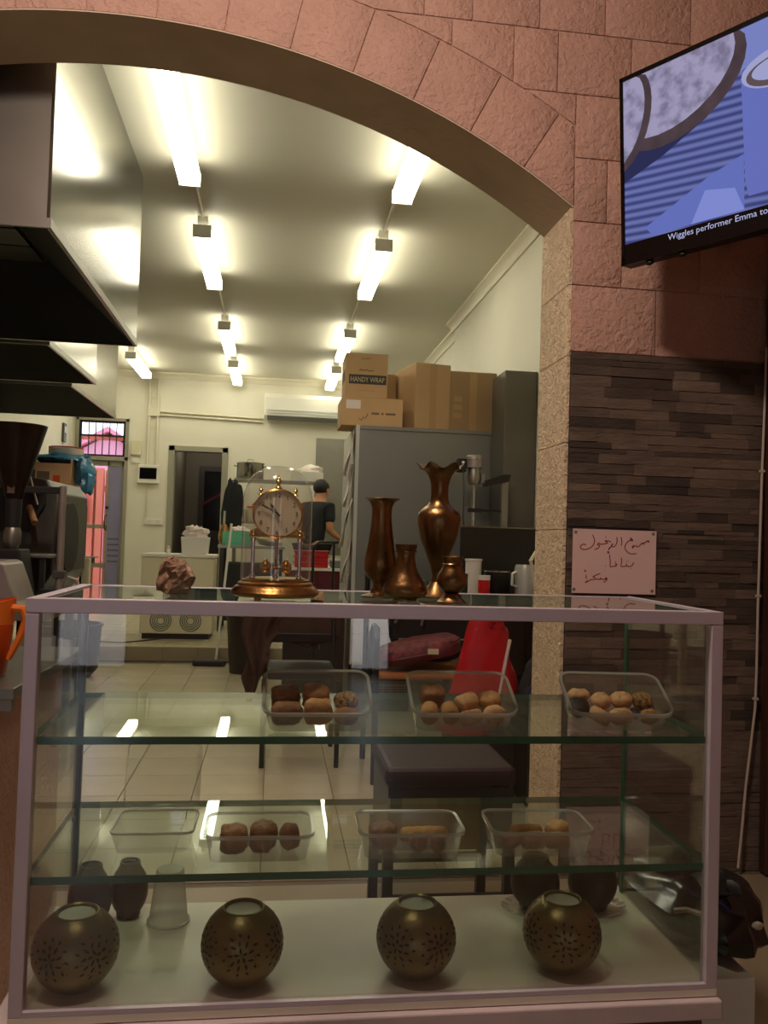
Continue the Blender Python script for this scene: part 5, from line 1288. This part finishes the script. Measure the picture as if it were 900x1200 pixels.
# local: faces -Y, height about 1.58 while stooping
J = [(0, 0.02, 0.86), (0, 0.02, 1.02), (0, -0.02, 1.20), (0, -0.07, 1.34), (0, -0.10, 1.42), (0, -0.13, 1.50), (0, -0.15, 1.57),
     (0.17, -0.06, 1.33), (0.21, -0.02, 1.07), (0.19, -0.24, 0.98), (0.17, -0.31, 0.97),
     (-0.17, -0.06, 1.33), (-0.21, -0.02, 1.07), (-0.19, -0.24, 0.98), (-0.17, -0.31, 0.97),
     (0.09, 0.02, 0.82), (0.10, -0.01, 0.46), (0.10, 0.03, 0.08), (0.10, -0.10, 0.03),
     (-0.09, 0.02, 0.82), (-0.10, -0.01, 0.46), (-0.10, 0.03, 0.08), (-0.10, -0.10, 0.03)]
Ed = [(0, 1), (1, 2), (2, 3), (3, 4), (4, 5), (5, 6), (3, 7), (7, 8), (8, 9), (9, 10), (3, 11), (11, 12), (12, 13), (13, 14), (0, 15), (15, 16), (16, 17), (17, 18), (0, 19), (19, 20), (20, 21), (21, 22)]
Rd = [(0.14, 0.10), (0.13, 0.09), (0.15, 0.10), (0.14, 0.09), 0.055, (0.075, 0.09), (0.070, 0.085), 0.058, 0.043, 0.030, 0.030, 0.058, 0.043, 0.030, 0.030, 0.085, 0.058, 0.040, 0.035, 0.085, 0.058, 0.040, 0.035]
part_from(skin_mesh('body', J, Ed, Rd), 'body', 'skin', pe)
for s_ in (-1, 1):
    hv = [(s_ * 0.17, -0.31, 0.97), (s_ * 0.165, -0.37, 0.965)]; he = [(0, 1)]; hr = [(0.030, 0.018), (0.036, 0.016)]
    for k, L_ in enumerate((0.055, 0.065, 0.06, 0.048)):
        b_ = len(hv); x0 = s_ * 0.165 + (k - 1.5) * 0.019
        hv += [(x0, -0.385, 0.965), (x0, -0.385 - L_ * 0.6, 0.955), (x0, -0.385 - L_, 0.93)]; he += [(1, b_), (b_, b_ + 1), (b_ + 1, b_ + 2)]; hr += [0.010, 0.009, 0.008]
    b_ = len(hv); hv += [(s_ * 0.13, -0.345, 0.965), (s_ * 0.112, -0.375, 0.955)]; he += [(0, b_), (b_, b_ + 1)]; hr += [0.011, 0.009]
    part_from(skin_mesh('hand', hv, he, hr, 1), 'hand', 'skin', pe)
sv_ = [J[0], J[1], J[2], J[3], (0, -0.085, 1.37), (0.17, -0.06, 1.335), (0.205, -0.03, 1.14), (-0.17, -0.06, 1.335), (-0.205, -0.03, 1.14)]
part_from(skin_mesh('shirt', sv_, [(0, 1), (1, 2), (2, 3), (3, 4), (3, 5), (5, 6), (3, 7), (7, 8)], [(0.165, 0.125), (0.16, 0.12), (0.175, 0.125), (0.16, 0.11), 0.075, 0.078, 0.066, 0.078, 0.066]), 'shirt', 'shirt', pe)
tv_ = [J[0], J[15], J[16], J[17], J[19], J[20], J[21]]
part_from(skin_mesh('trousers', tv_, [(0, 1), (1, 2), (2, 3), (0, 4), (4, 5), (5, 6)], [(0.16, 0.12), 0.10, 0.075, 0.06, 0.10, 0.075, 0.06]), 'trousers', 'trousers', pe)
MB().blob((0, -0.115, 1.575), (0.088, 0.105, 0.095), 3, 0.04, 2.0, 18, 12).build('hair', 'hair', pe, smooth=True)
MB().blob((0, -0.235, 1.525), (0.012, 0.02, 0.022), 1, 0.0).build('nose', 'skin', pe, smooth=True)
for s_ in (-1, 1):
    MB().blob((s_ * 0.085, -0.135, 1.53), (0.012, 0.02, 0.03), 1, 0.0).build('ear', 'skin', pe, smooth=True)
    MB().blob((s_ * 0.032, -0.225, 1.545), (0.012, 0.008, 0.008), 1, 0.0).build('eye', 'ink', pe, smooth=True)
    MB().blob((s_ * 0.10, -0.06, 0.045), (0.05, 0.13, 0.045), 1, 0.02, 2.4).build('shoe', 'black_plastic', pe, smooth=True)
MB().blob((0, -0.232, 1.485), (0.026, 0.008, 0.006), 1, 0.0).build('mouth', 'maroon', pe, smooth=True)

# ================================================================== RIGHT SIDE OF THE KITCHEN
cr = thing('cool_room', 'grey steel cool room cabinet with pale edge trims', 'cool room', (0, 0, FLOOR))
MB().box(0.560, 1.535, 5.62, 6.60, 0.002, 0.765 + zz).build('cabinet_body', 'grey_panel', cr)
MB().box(0.534, 0.5595, 5.612, 6.60, 0.002, 0.770 + zz).build('corner_trim', 'panel_edge', cr, bevel=0.002)
MB().box(1.5355, 1.560, 5.612, 6.60, 0.002, 0.770 + zz).build('corner_trim', 'panel_edge', cr, bevel=0.002)
MB().box(0.560, 1.535, 5.612, 5.6195, 0.745 + zz, 0.770 + zz).build('top_trim', 'grey_panel', cr)
tc_ = thing('steel_cupboard', 'tall dark steel cupboard in the corner beside the cool room', 'cupboard', (0, 0, FLOOR))
MB().box(1.478, 1.698, 5.28, 5.60, 0.002, 1.135 + zz).build('cupboard_body', 'cupboard_steel', tc_, bevel=0.003)
MB().box(1.482, 1.694, 5.272, 5.2795, 0.05, 1.12 + zz).build('cupboard_door', 'cupboard_steel', tc_, bevel=0.002)
# cartons on the cool room
def carton(label, x0, x1, y0, y1, z0, z1, rz=0.0, tape=True, mt='cardboard'):
    cx_, cy_ = (x0 + x1) / 2, (y0 + y1) / 2
    t = thing('carton', label, 'box', (cx_, cy_, z0), rz, 'cartons stacked on the cool room')
    w_, d_, h_ = (x1 - x0) / 2, (y1 - y0) / 2, z1 - z0
    MB().box(-w_, w_, -d_, d_, 0, h_ - 0.004).build('carton_body', mt, t, bevel=0.004)
    MB().box(-w_ + 0.002, w_ - 0.002, -d_ + 0.002, -0.002, h_ - 0.0035, h_).build('flap', mt, t); MB().box(-w_ + 0.002, w_ - 0.002, 0.002, d_ - 0.002, h_ - 0.0035, h_).build('flap', mt, t)
    if tape: MB().box(-0.026, 0.026, -d_ - 0.0012, -d_ - 0.0004, 0.004, h_ - 0.004).build('tape', 'tape', t)
    return t, w_, d_, h_
ZB = 0.7708
t, w_, d_, h_ = carton('low flat carton with white label at the left end of the cool room top', 0.432, 0.856, 5.64, 6.0, ZB, ZB + 0.195, tape=False)
MB().box(-w_ + 0.03, -w_ + 0.13, -d_ - 0.0013, -d_ - 0.0005, 0.115, 0.175).build('label_patch', 'paper', t)
for x, w2 in ((-0.005, 0.052), (0.062, 0.016), (0.092, 0.070)): MB().box(x, x + w2, -d_ - 0.0013, -d_ - 0.0005, 0.080, 0.094).build('faint_print', 'print_grey', t)
vs_, fs_ = [], []
m = MB().tube([(-0.09, -d_ - 0.001, 0.05), (-0.075, -d_ - 0.001, 0.035), (-0.06, -d_ - 0.001, 0.06), (-0.045, -d_ - 0.001, 0.05), (-0.03, -d_ - 0.001, 0.085)], 0.0022, 5); m.build('scribble', 'print_dark', t)
t, w_, d_, h_ = carton('square carton with a dark printed banner on top of the flat carton', 0.452, 0.745, 5.66, 5.94, ZB + 0.1955, ZB + 0.505, tape=False)
MB().box(-w_ + 0.025, w_ - 0.008, -d_ - 0.0013, -d_ - 0.0005, 0.095, 0.160).build('banner', 'print_dark', t)
text_obj('HANDY WRAP', 0.05, 'print_pale', t, Matrix.Translation((0.008, -d_ - 0.0017, 0.1275)) @ FACE, width=0.235)
MB().tube([(-0.05, -d_ - 0.001, 0.186), (-0.04, -d_ - 0.001, 0.200), (-0.025, -d_ - 0.001, 0.188), (0.0, -d_ - 0.001, 0.196), (0.025, -d_ - 0.001, 0.187), (0.05, -d_ - 0.001, 0.194)], 0.003, 5).build('faint_print', 'print_grey', t)
MB().box(-0.06, 0.06, -d_ - 0.0013, -d_ - 0.0005, 0.048, 0.054).build('faint_print', 'tape', t)
m = MB()
for k in range(3): m.tube([(-0.04 + 0.02 * k, -d_ - 0.001, 0.262 + 0.004 * k), (-0.03 + 0.02 * k, -d_ - 0.001, 0.280), (-0.015 + 0.02 * k, -d_ - 0.001, 0.266)], 0.002, 5)
m.build('emblem', 'print_grey', t)
MB().box(-w_ - 0.001, -w_ - 0.0004, -0.10, 0.12, 0.12, 0.20).build('side_print', 'print_dark', t)
carton('tall carton turned a little, in the middle of the cool room top', 0.900, 1.165, 5.70, 6.14, ZB, ZB + 0.470, rz=0.20)
t, w_, d_, h_ = carton('wide carton at the right end of the cool room top', 1.205, 1.545, 5.74, 6.12, ZB, ZB + 0.435, mt='cardboard_dark')
for k in range(3):
    m = MB().box(-w_ + 0.03, -w_ + 0.09, -d_ - 0.0013, -d_ - 0.0005, 0.10 + 0.06 * k, 0.135 + 0.06 * k); m.build('faint_print', 'tape', t)
t, w_, d_, h_ = carton('small dark carton half hidden behind the carton with the dark banner', 0.70, 0.86, 6.02, 6.25, ZB, ZB + 0.44, tape=False, mt='cardboard_dark')
# papers clipped to the side of the cool room
rn = random.Random(5)
for k, (z, L_) in enumerate(((0.58, 0.30), (0.36, 0.30), (0.10, 0.34), (-0.16, 0.30), (-0.38, 0.26))):
    m = MB(); a0 = rn.uniform(0.2, 0.5); n = 6
    for i in range(n + 1):
        for j in range(n + 1):
            u_, v_ = i / n, j / n
            out = 0.012 + (0.060 + 0.03 * (k == 2)) * (1 - v_) ** 1.2 * (0.5 + u_ * 0.5) + 0.010 * math.sin(7 * u_ + k * 2 + v_ * 6)
            m.v.append((0.533 - out, 5.64 + 0.19 * (1 - u_) + 0.0, z + L_ * v_ - L_ / 2))
    for i in range(n):
        for j in range(n): m.f.append((i * (n + 1) + j, (i + 1) * (n + 1) + j, (i + 1) * (n + 1) + j + 1, i * (n + 1) + j + 1)); m.m.append(0)
    o = m.build('paper_sheet', 'paper', smooth=True); o.modifiers.new('s', 'SOLIDIFY').thickness = 0.0006
    tag(o, '%s curled paper sheet clipped to the side of the cool room' % ('topmost', 'second highest', 'middle', 'second lowest', 'lowest')[k], 'paper', 'papers on the cool room side')
# right bench with mixer
rb = thing('sink_bench', 'dark steel sink bench with splashback in front of the cool room', 'bench', (0, 0, FLOOR))
MB().box(1.10, 1.695, 4.30, 5.265, -0.335 + zz, -0.30 + zz).build('bench_top', 'steel_dark', rb, bevel=0.003)
MB().box(1.128, 1.695, 4.935, 4.95, -0.2995 + zz, 0.085 + zz).build('splashback', 'steel_dark', rb)
MB().box(1.126, 1.695, 4.930, 4.955, 0.0855 + zz, 0.093 + zz).build('splash_lip', 'steel', rb)
for x in (1.11, 1.65):
    for y in (4.32, 5.22): MB().box(x, x + 0.035, y, y + 0.035, 0.001, -0.3355 + zz).build('leg', 'steel_dark', rb)
MB().box(1.16, 1.64, 4.42, 5.2, 0.25, 0.27).build('under_shelf', 'steel_dark', rb)
mx = thing('stand_mixer', 'tall stand mixer with silver motor on a steel column', 'mixer', (0, 0, -0.2995)); q = 0.2995
MB().box(1.18, 1.50, 5.0, 5.25, 0, 0.03).build('mixer_base', 'steel_dark', mx, bevel=0.004)
MB().box(1.425, 1.465, 5.10, 5.14, 0.0305, 0.43 + q).build('column', 'steel_matt', mx)
MB().prism([(1.31, 0.345 + q), (1.466, 0.385 + q), (1.480, 0.43 + q), (1.43, 0.43 + q), (1.31, 0.385 + q)], 5.09, 5.15).build('arm', 'steel_dark', mx)
MB().lathe([(0, 0.36 + q), (0.035, 0.36 + q), (0.045, 0.40 + q), (0.038, 0.44 + q), (0.038, 0.465 + q), (0, 0.465 + q)], 24, (1.245, 5.12, 0)).build('gearbox', 'steel_matt', mx, smooth=40)
MB().lathe([(0, 0.4655 + q), (0.055, 0.4655 + q), (0.055, 0.515 + q), (0.058, 0.517 + q), (0.056, 0.535 + q), (0.045, 0.545 + q), (0, 0.547 + q)], 24, (1.245, 5.12, 0)).build('motor', 'pale_silver', mx, smooth=40)
MB().box(1.135, 1.188, 5.09, 5.15, 0.435 + q, 0.52 + q).build('switch_box', 'black_plastic', mx, bevel=0.004)
MB().cyl((1.165, 5.085, 0.495 + q), (1.165, 5.0898, 0.495 + q), 0.009, n=10).build('switch_knob', 'white_plastic', mx)
MB().box(1.290, 1.312, 5.10, 5.14, 0.37 + q, 0.43 + q).build('clamp_block', 'steel_matt', mx, bevel=0.003)
MB().cyl((1.245, 5.12, 0.05 + 0), (1.245, 5.12, 0.3595 + q), 0.011, n=12).build('shaft', 'steel_bright', mx, smooth=40)
MB().box(1.215, 1.30, 5.10, 5.14, 0.185 + q, 0.21 + q).box(1.30, 1.424, 5.112, 5.128, 0.19 + q, 0.205 + q).build('shaft_guide', 'black_plastic', mx)
MB().tube([(1.17, 5.09, 0.44 + q), (1.172, 5.07, 0.30 + q), (1.168, 5.06, 0.15 + q), (1.185, 5.06, 0.0 + q)], 0.004, 6).build('flex', 'black_plastic', mx, smooth=True)
# things on the sink bench
ZS = -0.2995
t = thing('paper_roll', 'white paper cup stack on the sink bench beside the brass pot', 'cup', (1.115 + 0.02, 4.62, ZS)); MB().lathe([(0, 0), (0.035, 0), (0.045, 0.10), (0.046, 0.20), (0, 0.20)], 20).build('cup_body', 'white_plastic', t, smooth=40); MB().lathe([(0.0465, 0.188), (0.05, 0.19), (0.05, 0.2), (0.0465, 0.2)], 20).build('cup_rim', 'white_plastic', t, smooth=40)
t = thing('sauce_jar', 'small red jar with white lid on the sink bench', 'jar', (1.155, 4.45, ZS)); MB().lathe([(0, 0), (0.032, 0), (0.034, 0.09), (0, 0.09)], 18).build('jar_body', 'red_plastic', t, smooth=40); MB().lathe([(0, 0.0905), (0.035, 0.0905), (0.035, 0.115), (0, 0.116)], 18).build('lid', 'white_plastic', t, smooth=40)
t = thing('steel_pot', 'dark steel cooking pot on the sink bench', 'pot', (1.285, 4.66, ZS)); MB().lathe([(0, 0), (0.07, 0), (0.074, 0.005), (0.074, 0.135), (0.070, 0.135), (0.066, 0.01), (0, 0.008)], 28).build('pot_body', 'steel_dark', t, smooth=40); MB().lathe([(0.0742, 0.127), (0.079, 0.129), (0.079, 0.136), (0.0742, 0.137)], 28).build('pot_rim', 'steel_bright', t, smooth=40)
t = thing('white_jug', 'white plastic jug with handle on the sink bench', 'jug', (1.435, 4.60, ZS)); MB().lathe([(0, 0), (0.058, 0), (0.062, 0.15), (0.055, 0.175), (0.05, 0.175), (0.055, 0.01), (0, 0.008)], 24).build('jug_body', 'panel_edge', t, smooth=40); MB().tube([(-0.058, -0.02, 0.05), (-0.085, -0.03, 0.06), (-0.085, -0.03, 0.125), (-0.058, -0.02, 0.135)], 0.008, 8).build('handle', 'white_plastic', t, smooth=True)
t = thing('scissor_tongs', 'pale wooden tongs leaning across the jug on the sink bench', 'tongs', (0, 0, ZS))
MB().cyl((1.475, 4.52, 0.005), (1.435, 4.50, 0.195), 0.010, n=8).build('tong_arm', 'cream_plastic', t); MB().cyl((1.430, 4.50, 0.197), (1.535, 4.56, 0.345), 0.010, n=8).build('tong_arm', 'cream_plastic', t)

# ================================================================== SEATING BEHIND THE CABINET
# stool with maroon seat close behind the cabinet
st = thing('padded_stool', 'black framed stool with maroon padded seat close behind the cabinet', 'stool', (0.51, 2.42, FLOOR + 0.001))
MB().box(-0.185, 0.185, -0.17, 0.17, 0.44, 0.495).build('seat', 'seat_maroon', st, bevel=0.02, seg=3)
MB().box(-0.175, 0.175, -0.16, 0.16, 0.27, 0.4395).build('seat_frame', 'black_plastic', st)
for x in (-0.17, 0.17):
    for y in (-0.15, 0.15): MB().box(x - 0.014, x + 0.014, y - 0.014, y + 0.014, 0, 0.2695).build('leg', 'black_plastic', st)
for y in (-0.15, 0.15): MB().box(-0.155, 0.155, y - 0.008, y + 0.008, 0.12, 0.145).build('stretcher', 'black_plastic', st)
# wooden seat chair with wire rack, cushions on it
wc = thing('wooden_seat_chair', 'tubular chair with tan wooden seat and wire rack under the cushion', 'chair', (0.74, 3.98, FLOOR + 0.001))
MB().box(-0.245, 0.245, -0.20, 0.22, 0.475, 0.505).build('seat', 'tan_wood', wc, bevel=0.012, seg=3)
for s_ in (-1, 1):
    MB().tube([(s_ * 0.25, -0.2, 0), (s_ * 0.255, -0.205, 0.45), (s_ * 0.255, -0.20, 0.66), (s_ * 0.25, -0.16, 0.70), (s_ * 0.245, -0.02, 0.70), (s_ * 0.25, 0.02, 0.66), (s_ * 0.255, 0.03, 0.45)], 0.015, 8).build('arm_hoop', 'black_plastic', wc, smooth=True)
    MB().tube([(s_ * 0.255, 0.24, 0), (s_ * 0.255, 0.24, 0.95)], 0.014, 8).build('rear_leg', 'black_plastic', wc, smooth=True)
MB().box(-0.24, 0.24, 0.225, 0.255, 0.72, 0.86).build('backrest', 'black_plastic', wc, bevel=0.01)
for k in range(7): MB().cyl((-0.23, -0.19 + 0.06 * k, 0.40), (0.23, -0.19 + 0.06 * k, 0.40), 0.003, n=6).build('rack_wire', 'wire', wc)
for k in range(5): MB().cyl((-0.24, -0.205, 0.40 + 0.012 * k + 0.001), (0.24, -0.205, 0.40 + 0.012 * k + 0.001), 0.0025, n=6).build('rack_rail', 'wire', wc)
for k in range(14): MB().cyl((-0.22 + 0.034 * k, -0.21, 0.396), (-0.22 + 0.034 * k, -0.21, 0.456), 0.0022, n=5).build('rack_upright', 'wire', wc)
cu = thing('cushion', 'maroon patterned cushion lying on the wooden seat', 'cushion', (0.70, 3.925, FLOOR + 0.5065), 0.0)
m = MB().blob((0, 0, 0.045), (0.20, 0.17, 0.045), 3, 0.05, 3.2, 24, 10); m.v = [(x, y, max(0, z + (x + 0.2) * 0.20)) for x, y, z in m.v]; m.build('cushion_body', 'maroon', cu, smooth=True)
m = MB().blob((0, 0, 0.058), (0.195, 0.165, 0.042), 3, 0.05, 3.2, 24, 10); m.v = [(x, y, max(0.02, z + (x + 0.2) * 0.20)) for x, y, z in m.v]; m.build('cushion_cover', 'maroon_pattern', cu, smooth=True)
o = MB().box(0.02, 0.07, -0.172, -0.168, 0.09, 0.115).build('care_label', 'cream_plastic', cu)
bp = thing('black_backpack', 'black backpack leaning against the chair back behind the cushion', 'bag', (0.80, 4.145, FLOOR + 0.5065))
m = MB().blob((0, 0, 0.20), (0.20, 0.050, 0.20), 7, 0.05, 3.0, 22, 14); m.v = [(x, y, max(0, z)) for x, y, z in m.v]; m.build('bag_body', 'black_cloth', bp, smooth=True)
MB().tube([(-0.19, -0.085, 0.20), (-0.16, -0.10, 0.27), (-0.10, -0.10, 0.29), (-0.05, -0.10, 0.25), (-0.06, -0.095, 0.19)], 0.006, 6).build('strap', 'grey_plastic', bp, smooth=True)
MB().tube([(-0.17, -0.08, 0.12), (0.0, -0.095, 0.13), (0.17, -0.08, 0.12)], 0.004, 6).build('zip', 'grey_plastic', bp, smooth=True)
rbg = thing('red_bag', 'red plastic shopping bag with white stripe on the wooden seat', 'bag', (0.905, 3.62, FLOOR + 0.281))
m = MB(); n1, n2 = 22, 16
for j in range(n2 + 1):
    v_ = j / n2
    for k in range(n1):
        a = 2 * PI * k / n1
        rx = 0.150 * (1 - 0.40 * v_ ** 2.2) * (0.85 + 0.2 * math.sin(PI * min(1, v_ * 1.2 + 0.1)))
        ry = 0.085 * (1 - 0.70 * v_ ** 1.3)
        wob = 1 + 0.07 * math.sin(3 * a + 5 * v_) + 0.05 * math.sin(7 * a - 9 * v_)
        sx = -0.03 + 0.13 * v_ + 0.02 * math.sin(5 * v_)
        m.v.append((rx * math.cos(a) * wob + sx, ry * math.sin(a) * wob, 0.0 + 0.49 * v_ * (1 - 0.10 * math.cos(a) * v_) + 0.010 * math.sin(5 * a) * v_))
for j in range(n2):
    for k in range(n1): m.f.append((j * n1 + k, j * n1 + (k + 1) % n1, (j + 1) * n1 + (k + 1) % n1, (j + 1) * n1 + k)); m.m.append(0)
m.f.append(tuple(reversed(range(n1)))); m.m.append(0); m.f.append(tuple(n2 * n1 + k for k in range(n1))); m.m.append(0)
m.build('bag_body', 'red_bag', rbg, smooth=60)
MB().tube([(0.06, -0.035, 0.47), (0.065, -0.04, 0.50), (0.085, -0.04, 0.515), (0.11, -0.035, 0.50), (0.115, -0.03, 0.465)], 0.010, 8).build('bag_handle', 'red_bag', rbg, smooth=True)
m = MB(); st_ = []
for k in range(9):
    v_ = k / 8; st_.append((0.075 + 0.075 * v_, -0.068 + 0.030 * v_, 0.04 + 0.37 * v_))
m.tube(st_, 0.008, 6); m.build('stripe', 'paper', rbg, smooth=True)
nb = thing('navy_bag', 'dark navy bag with blue strap on a crate beside the stone pier', 'bag', (1.27, 3.62, FLOOR + 0.301))
m = MB().blob((0, 0, 0.15), (0.14, 0.15, 0.155), 13, 0.09, 2.6, 20, 12); m.v = [(x, y, max(0, z)) for x, y, z in m.v]; m.build('bag_body', 'black_cloth', nb, smooth=True)
MB().tube([(-0.10, -0.10, 0.25), (-0.03, -0.12, 0.37), (0.08, -0.10, 0.40), (0.12, -0.06, 0.30)], 0.016, 8).build('strap', 'navy_cloth', nb, smooth=True)
MB().blob((-0.10, -0.08, 0.12), (0.06, 0.08, 0.10), 4, 0.1).build('side_pocket', 'navy_cloth', nb, smooth=True)
cr_ = thing('black_crate', 'black crate on the floor under the navy bag', 'crate', (1.27, 3.62, FLOOR + 0.001))
MB().box(-0.17, 0.17, -0.18, 0.18, 0, 0.30).build('crate_body', 'black_plastic', cr_, bevel=0.008)
for k in range(3): MB().box(-0.16, 0.16, -0.186, -0.1805, 0.05 + 0.08 * k, 0.09 + 0.08 * k).build('slat', 'black_plastic', cr_, bevel=0.002)
# chair with brown jacket
jc = tube_chair('jacket_chair', 'black tubular chair carrying the brown jacket in the middle of the kitchen', (0.16, 4.25, FLOOR + 0.001), 0.0, 0.36, 0.44, 0.80, 'black_plastic', d_=0.38)
MB().box(-0.165, 0.165, 0.215, 0.235, 0.55, 0.60).build('back_slat', 'black_plastic', jc, bevel=0.004)
jk = thing('brown_jacket', 'brown jacket draped over the side of the tubular chair with pointed hem', 'jacket', (-0.02, 4.16, FLOOR + 0.30))
m = MB(); n1, n2 = 18, 14
for j in range(n2 + 1):
    v_ = j / n2          # 0 hem .. 1 top
    for k in range(n1 + 1):
        u_ = k / n1
        x = -0.105 + u_ * (0.10 + 0.13 * v_) + 0.02 * math.sin(7 * v_)
        zlow = 0.0 if u_ < 0.45 else 0.0 + (u_ - 0.45) * 0.55
        if u_ < 0.2: zlow = 0.12 * (0.2 - u_) / 0.2
        m.v.append((x, -0.02 + 0.020 * math.sin(u_ * 14 + v_ * 3) + 0.01 * math.sin(9 * v_ + 4 * u_), zlow + (0.46 - zlow) * v_))
for j in range(n2):
    for k in range(n1): m.f.append((j * (n1 + 1) + k, j * (n1 + 1) + k + 1, (j + 1) * (n1 + 1) + k + 1, (j + 1) * (n1 + 1) + k)); m.m.append(0)
o = m.build('jacket_side', 'brown_cloth', jk, smooth=True); o.modifiers.new('s', 'SOLIDIFY').thickness = 0.012
m = MB(); 
for j in range(9):
    v_ = j / 8
    for k in range(11):
        u_ = k / 10; m.v.append((0.06 + 0.33 * u_, 0.335 - 0.06 * v_ * 0 + 0.012 * math.sin(u_ * 12), 0.22 + 0.29 * v_ + 0.10 * abs(u_ - 0.5) * (1 - v_)))
for j in range(8):
    for k in range(10): m.f.append((j * 11 + k, j * 11 + k + 1, (j + 1) * 11 + k + 1, (j + 1) * 11 + k)); m.m.append(0)
o = m.build('jacket_back', 'brown_cloth', jk, smooth=True); o.modifiers.new('s', 'SOLIDIFY').thickness = 0.012
# dark low cupboard behind it
dc = thing('low_cupboard', 'low dark steel cupboard standing against the side of the cool room', 'cupboard', (0.30, 5.75, FLOOR + 0.001))
MB().box(-0.21, 0.19, -0.25, 0.25, 0.06, 0.62).build('cupboard_body', 'steel_dark', dc, bevel=0.004)
for x0, x1 in ((-0.205, -0.012), (-0.008, 0.185)):
    d = MB().box(x0, x1, -0.266, -0.2505, 0.07, 0.61).build('cupboard_door', 'machine_dark', dc, bevel=0.003)
    MB().cyl((x1 - 0.03 if x0 < -0.1 else x0 + 0.03, -0.275, 0.38), (x1 - 0.03 if x0 < -0.1 else x0 + 0.03, -0.275, 0.48), 0.005, n=8).build('pull', 'steel_bright', d)
for x in (-0.19, 0.15):
    for y in (-0.23, 0.21): MB().box(x, x + 0.03, y, y + 0.03, 0, 0.0595).build('leg', 'steel_dark', dc)

t = thing('low_crate', 'low dark crate on the floor under the red shopping bag', 'crate', (0.93, 3.62, FLOOR + 0.001))
MB().box(-0.14, 0.14, -0.12, 0.12, 0, 0.279).build('crate_body', 'black_plastic', t, bevel=0.008)
for k in range(3): MB().box(-0.13, 0.13, -0.126, -0.1205, 0.04 + 0.08 * k, 0.08 + 0.08 * k).build('slat', 'black_plastic', t, bevel=0.002)
pb = thing('passage_fill', 'added fill lamp brightening the dark passage', 'lamp', (-1.05, 12.4, 1.6))
MB().lathe([(0.06, 0), (0.07, -0.02), (0.05, -0.05), (0, -0.06)], 20).build('fill_globe', 'bulb', pb, smooth=True)  # added glow with no known source, only brightens the passage

t = thing('sheen_board', 'added pale sheet imitating a bright reflection low on the cool room', 'board', (0.72, 5.575, FLOOR + 0.271))
MB().box(-0.185, 0.185, 0, 0.03, 0, 0.48).build('sheen_sheet', 'sheen_pale', t, bevel=0.002)  # added sheet, its pale colour stands in for reflected light
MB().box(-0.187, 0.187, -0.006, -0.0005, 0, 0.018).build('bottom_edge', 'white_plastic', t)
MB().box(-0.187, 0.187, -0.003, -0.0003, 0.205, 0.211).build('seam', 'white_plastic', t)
t = thing('black_plinth', 'long black plinth under the added pale reflection sheet', 'box', (0.72, 5.48, FLOOR + 0.001))
MB().box(-0.19, 0.19, -0.12, 0.13, 0, 0.269).build('plinth_body', 'black_plastic', t, bevel=0.004)
MB().box(-0.18, 0.18, -0.126, -0.1205, 0.03, 0.24).build('plinth_front', 'black_plastic', t, bevel=0.003)

pl2 = bpy.data.lights.new('passage_fill_light', 'POINT'); pl2.energy = 7.0; pl2.color = (1, 0.9, 0.75); pl2.shadow_soft_size = 0.06  # added fill light for the passage walls and door
lo2 = bpy.data.objects.new('passage_fill_light', pl2); COL.objects.link(lo2); lo2.parent = pb; lo2.location = (0, 0, -0.14)
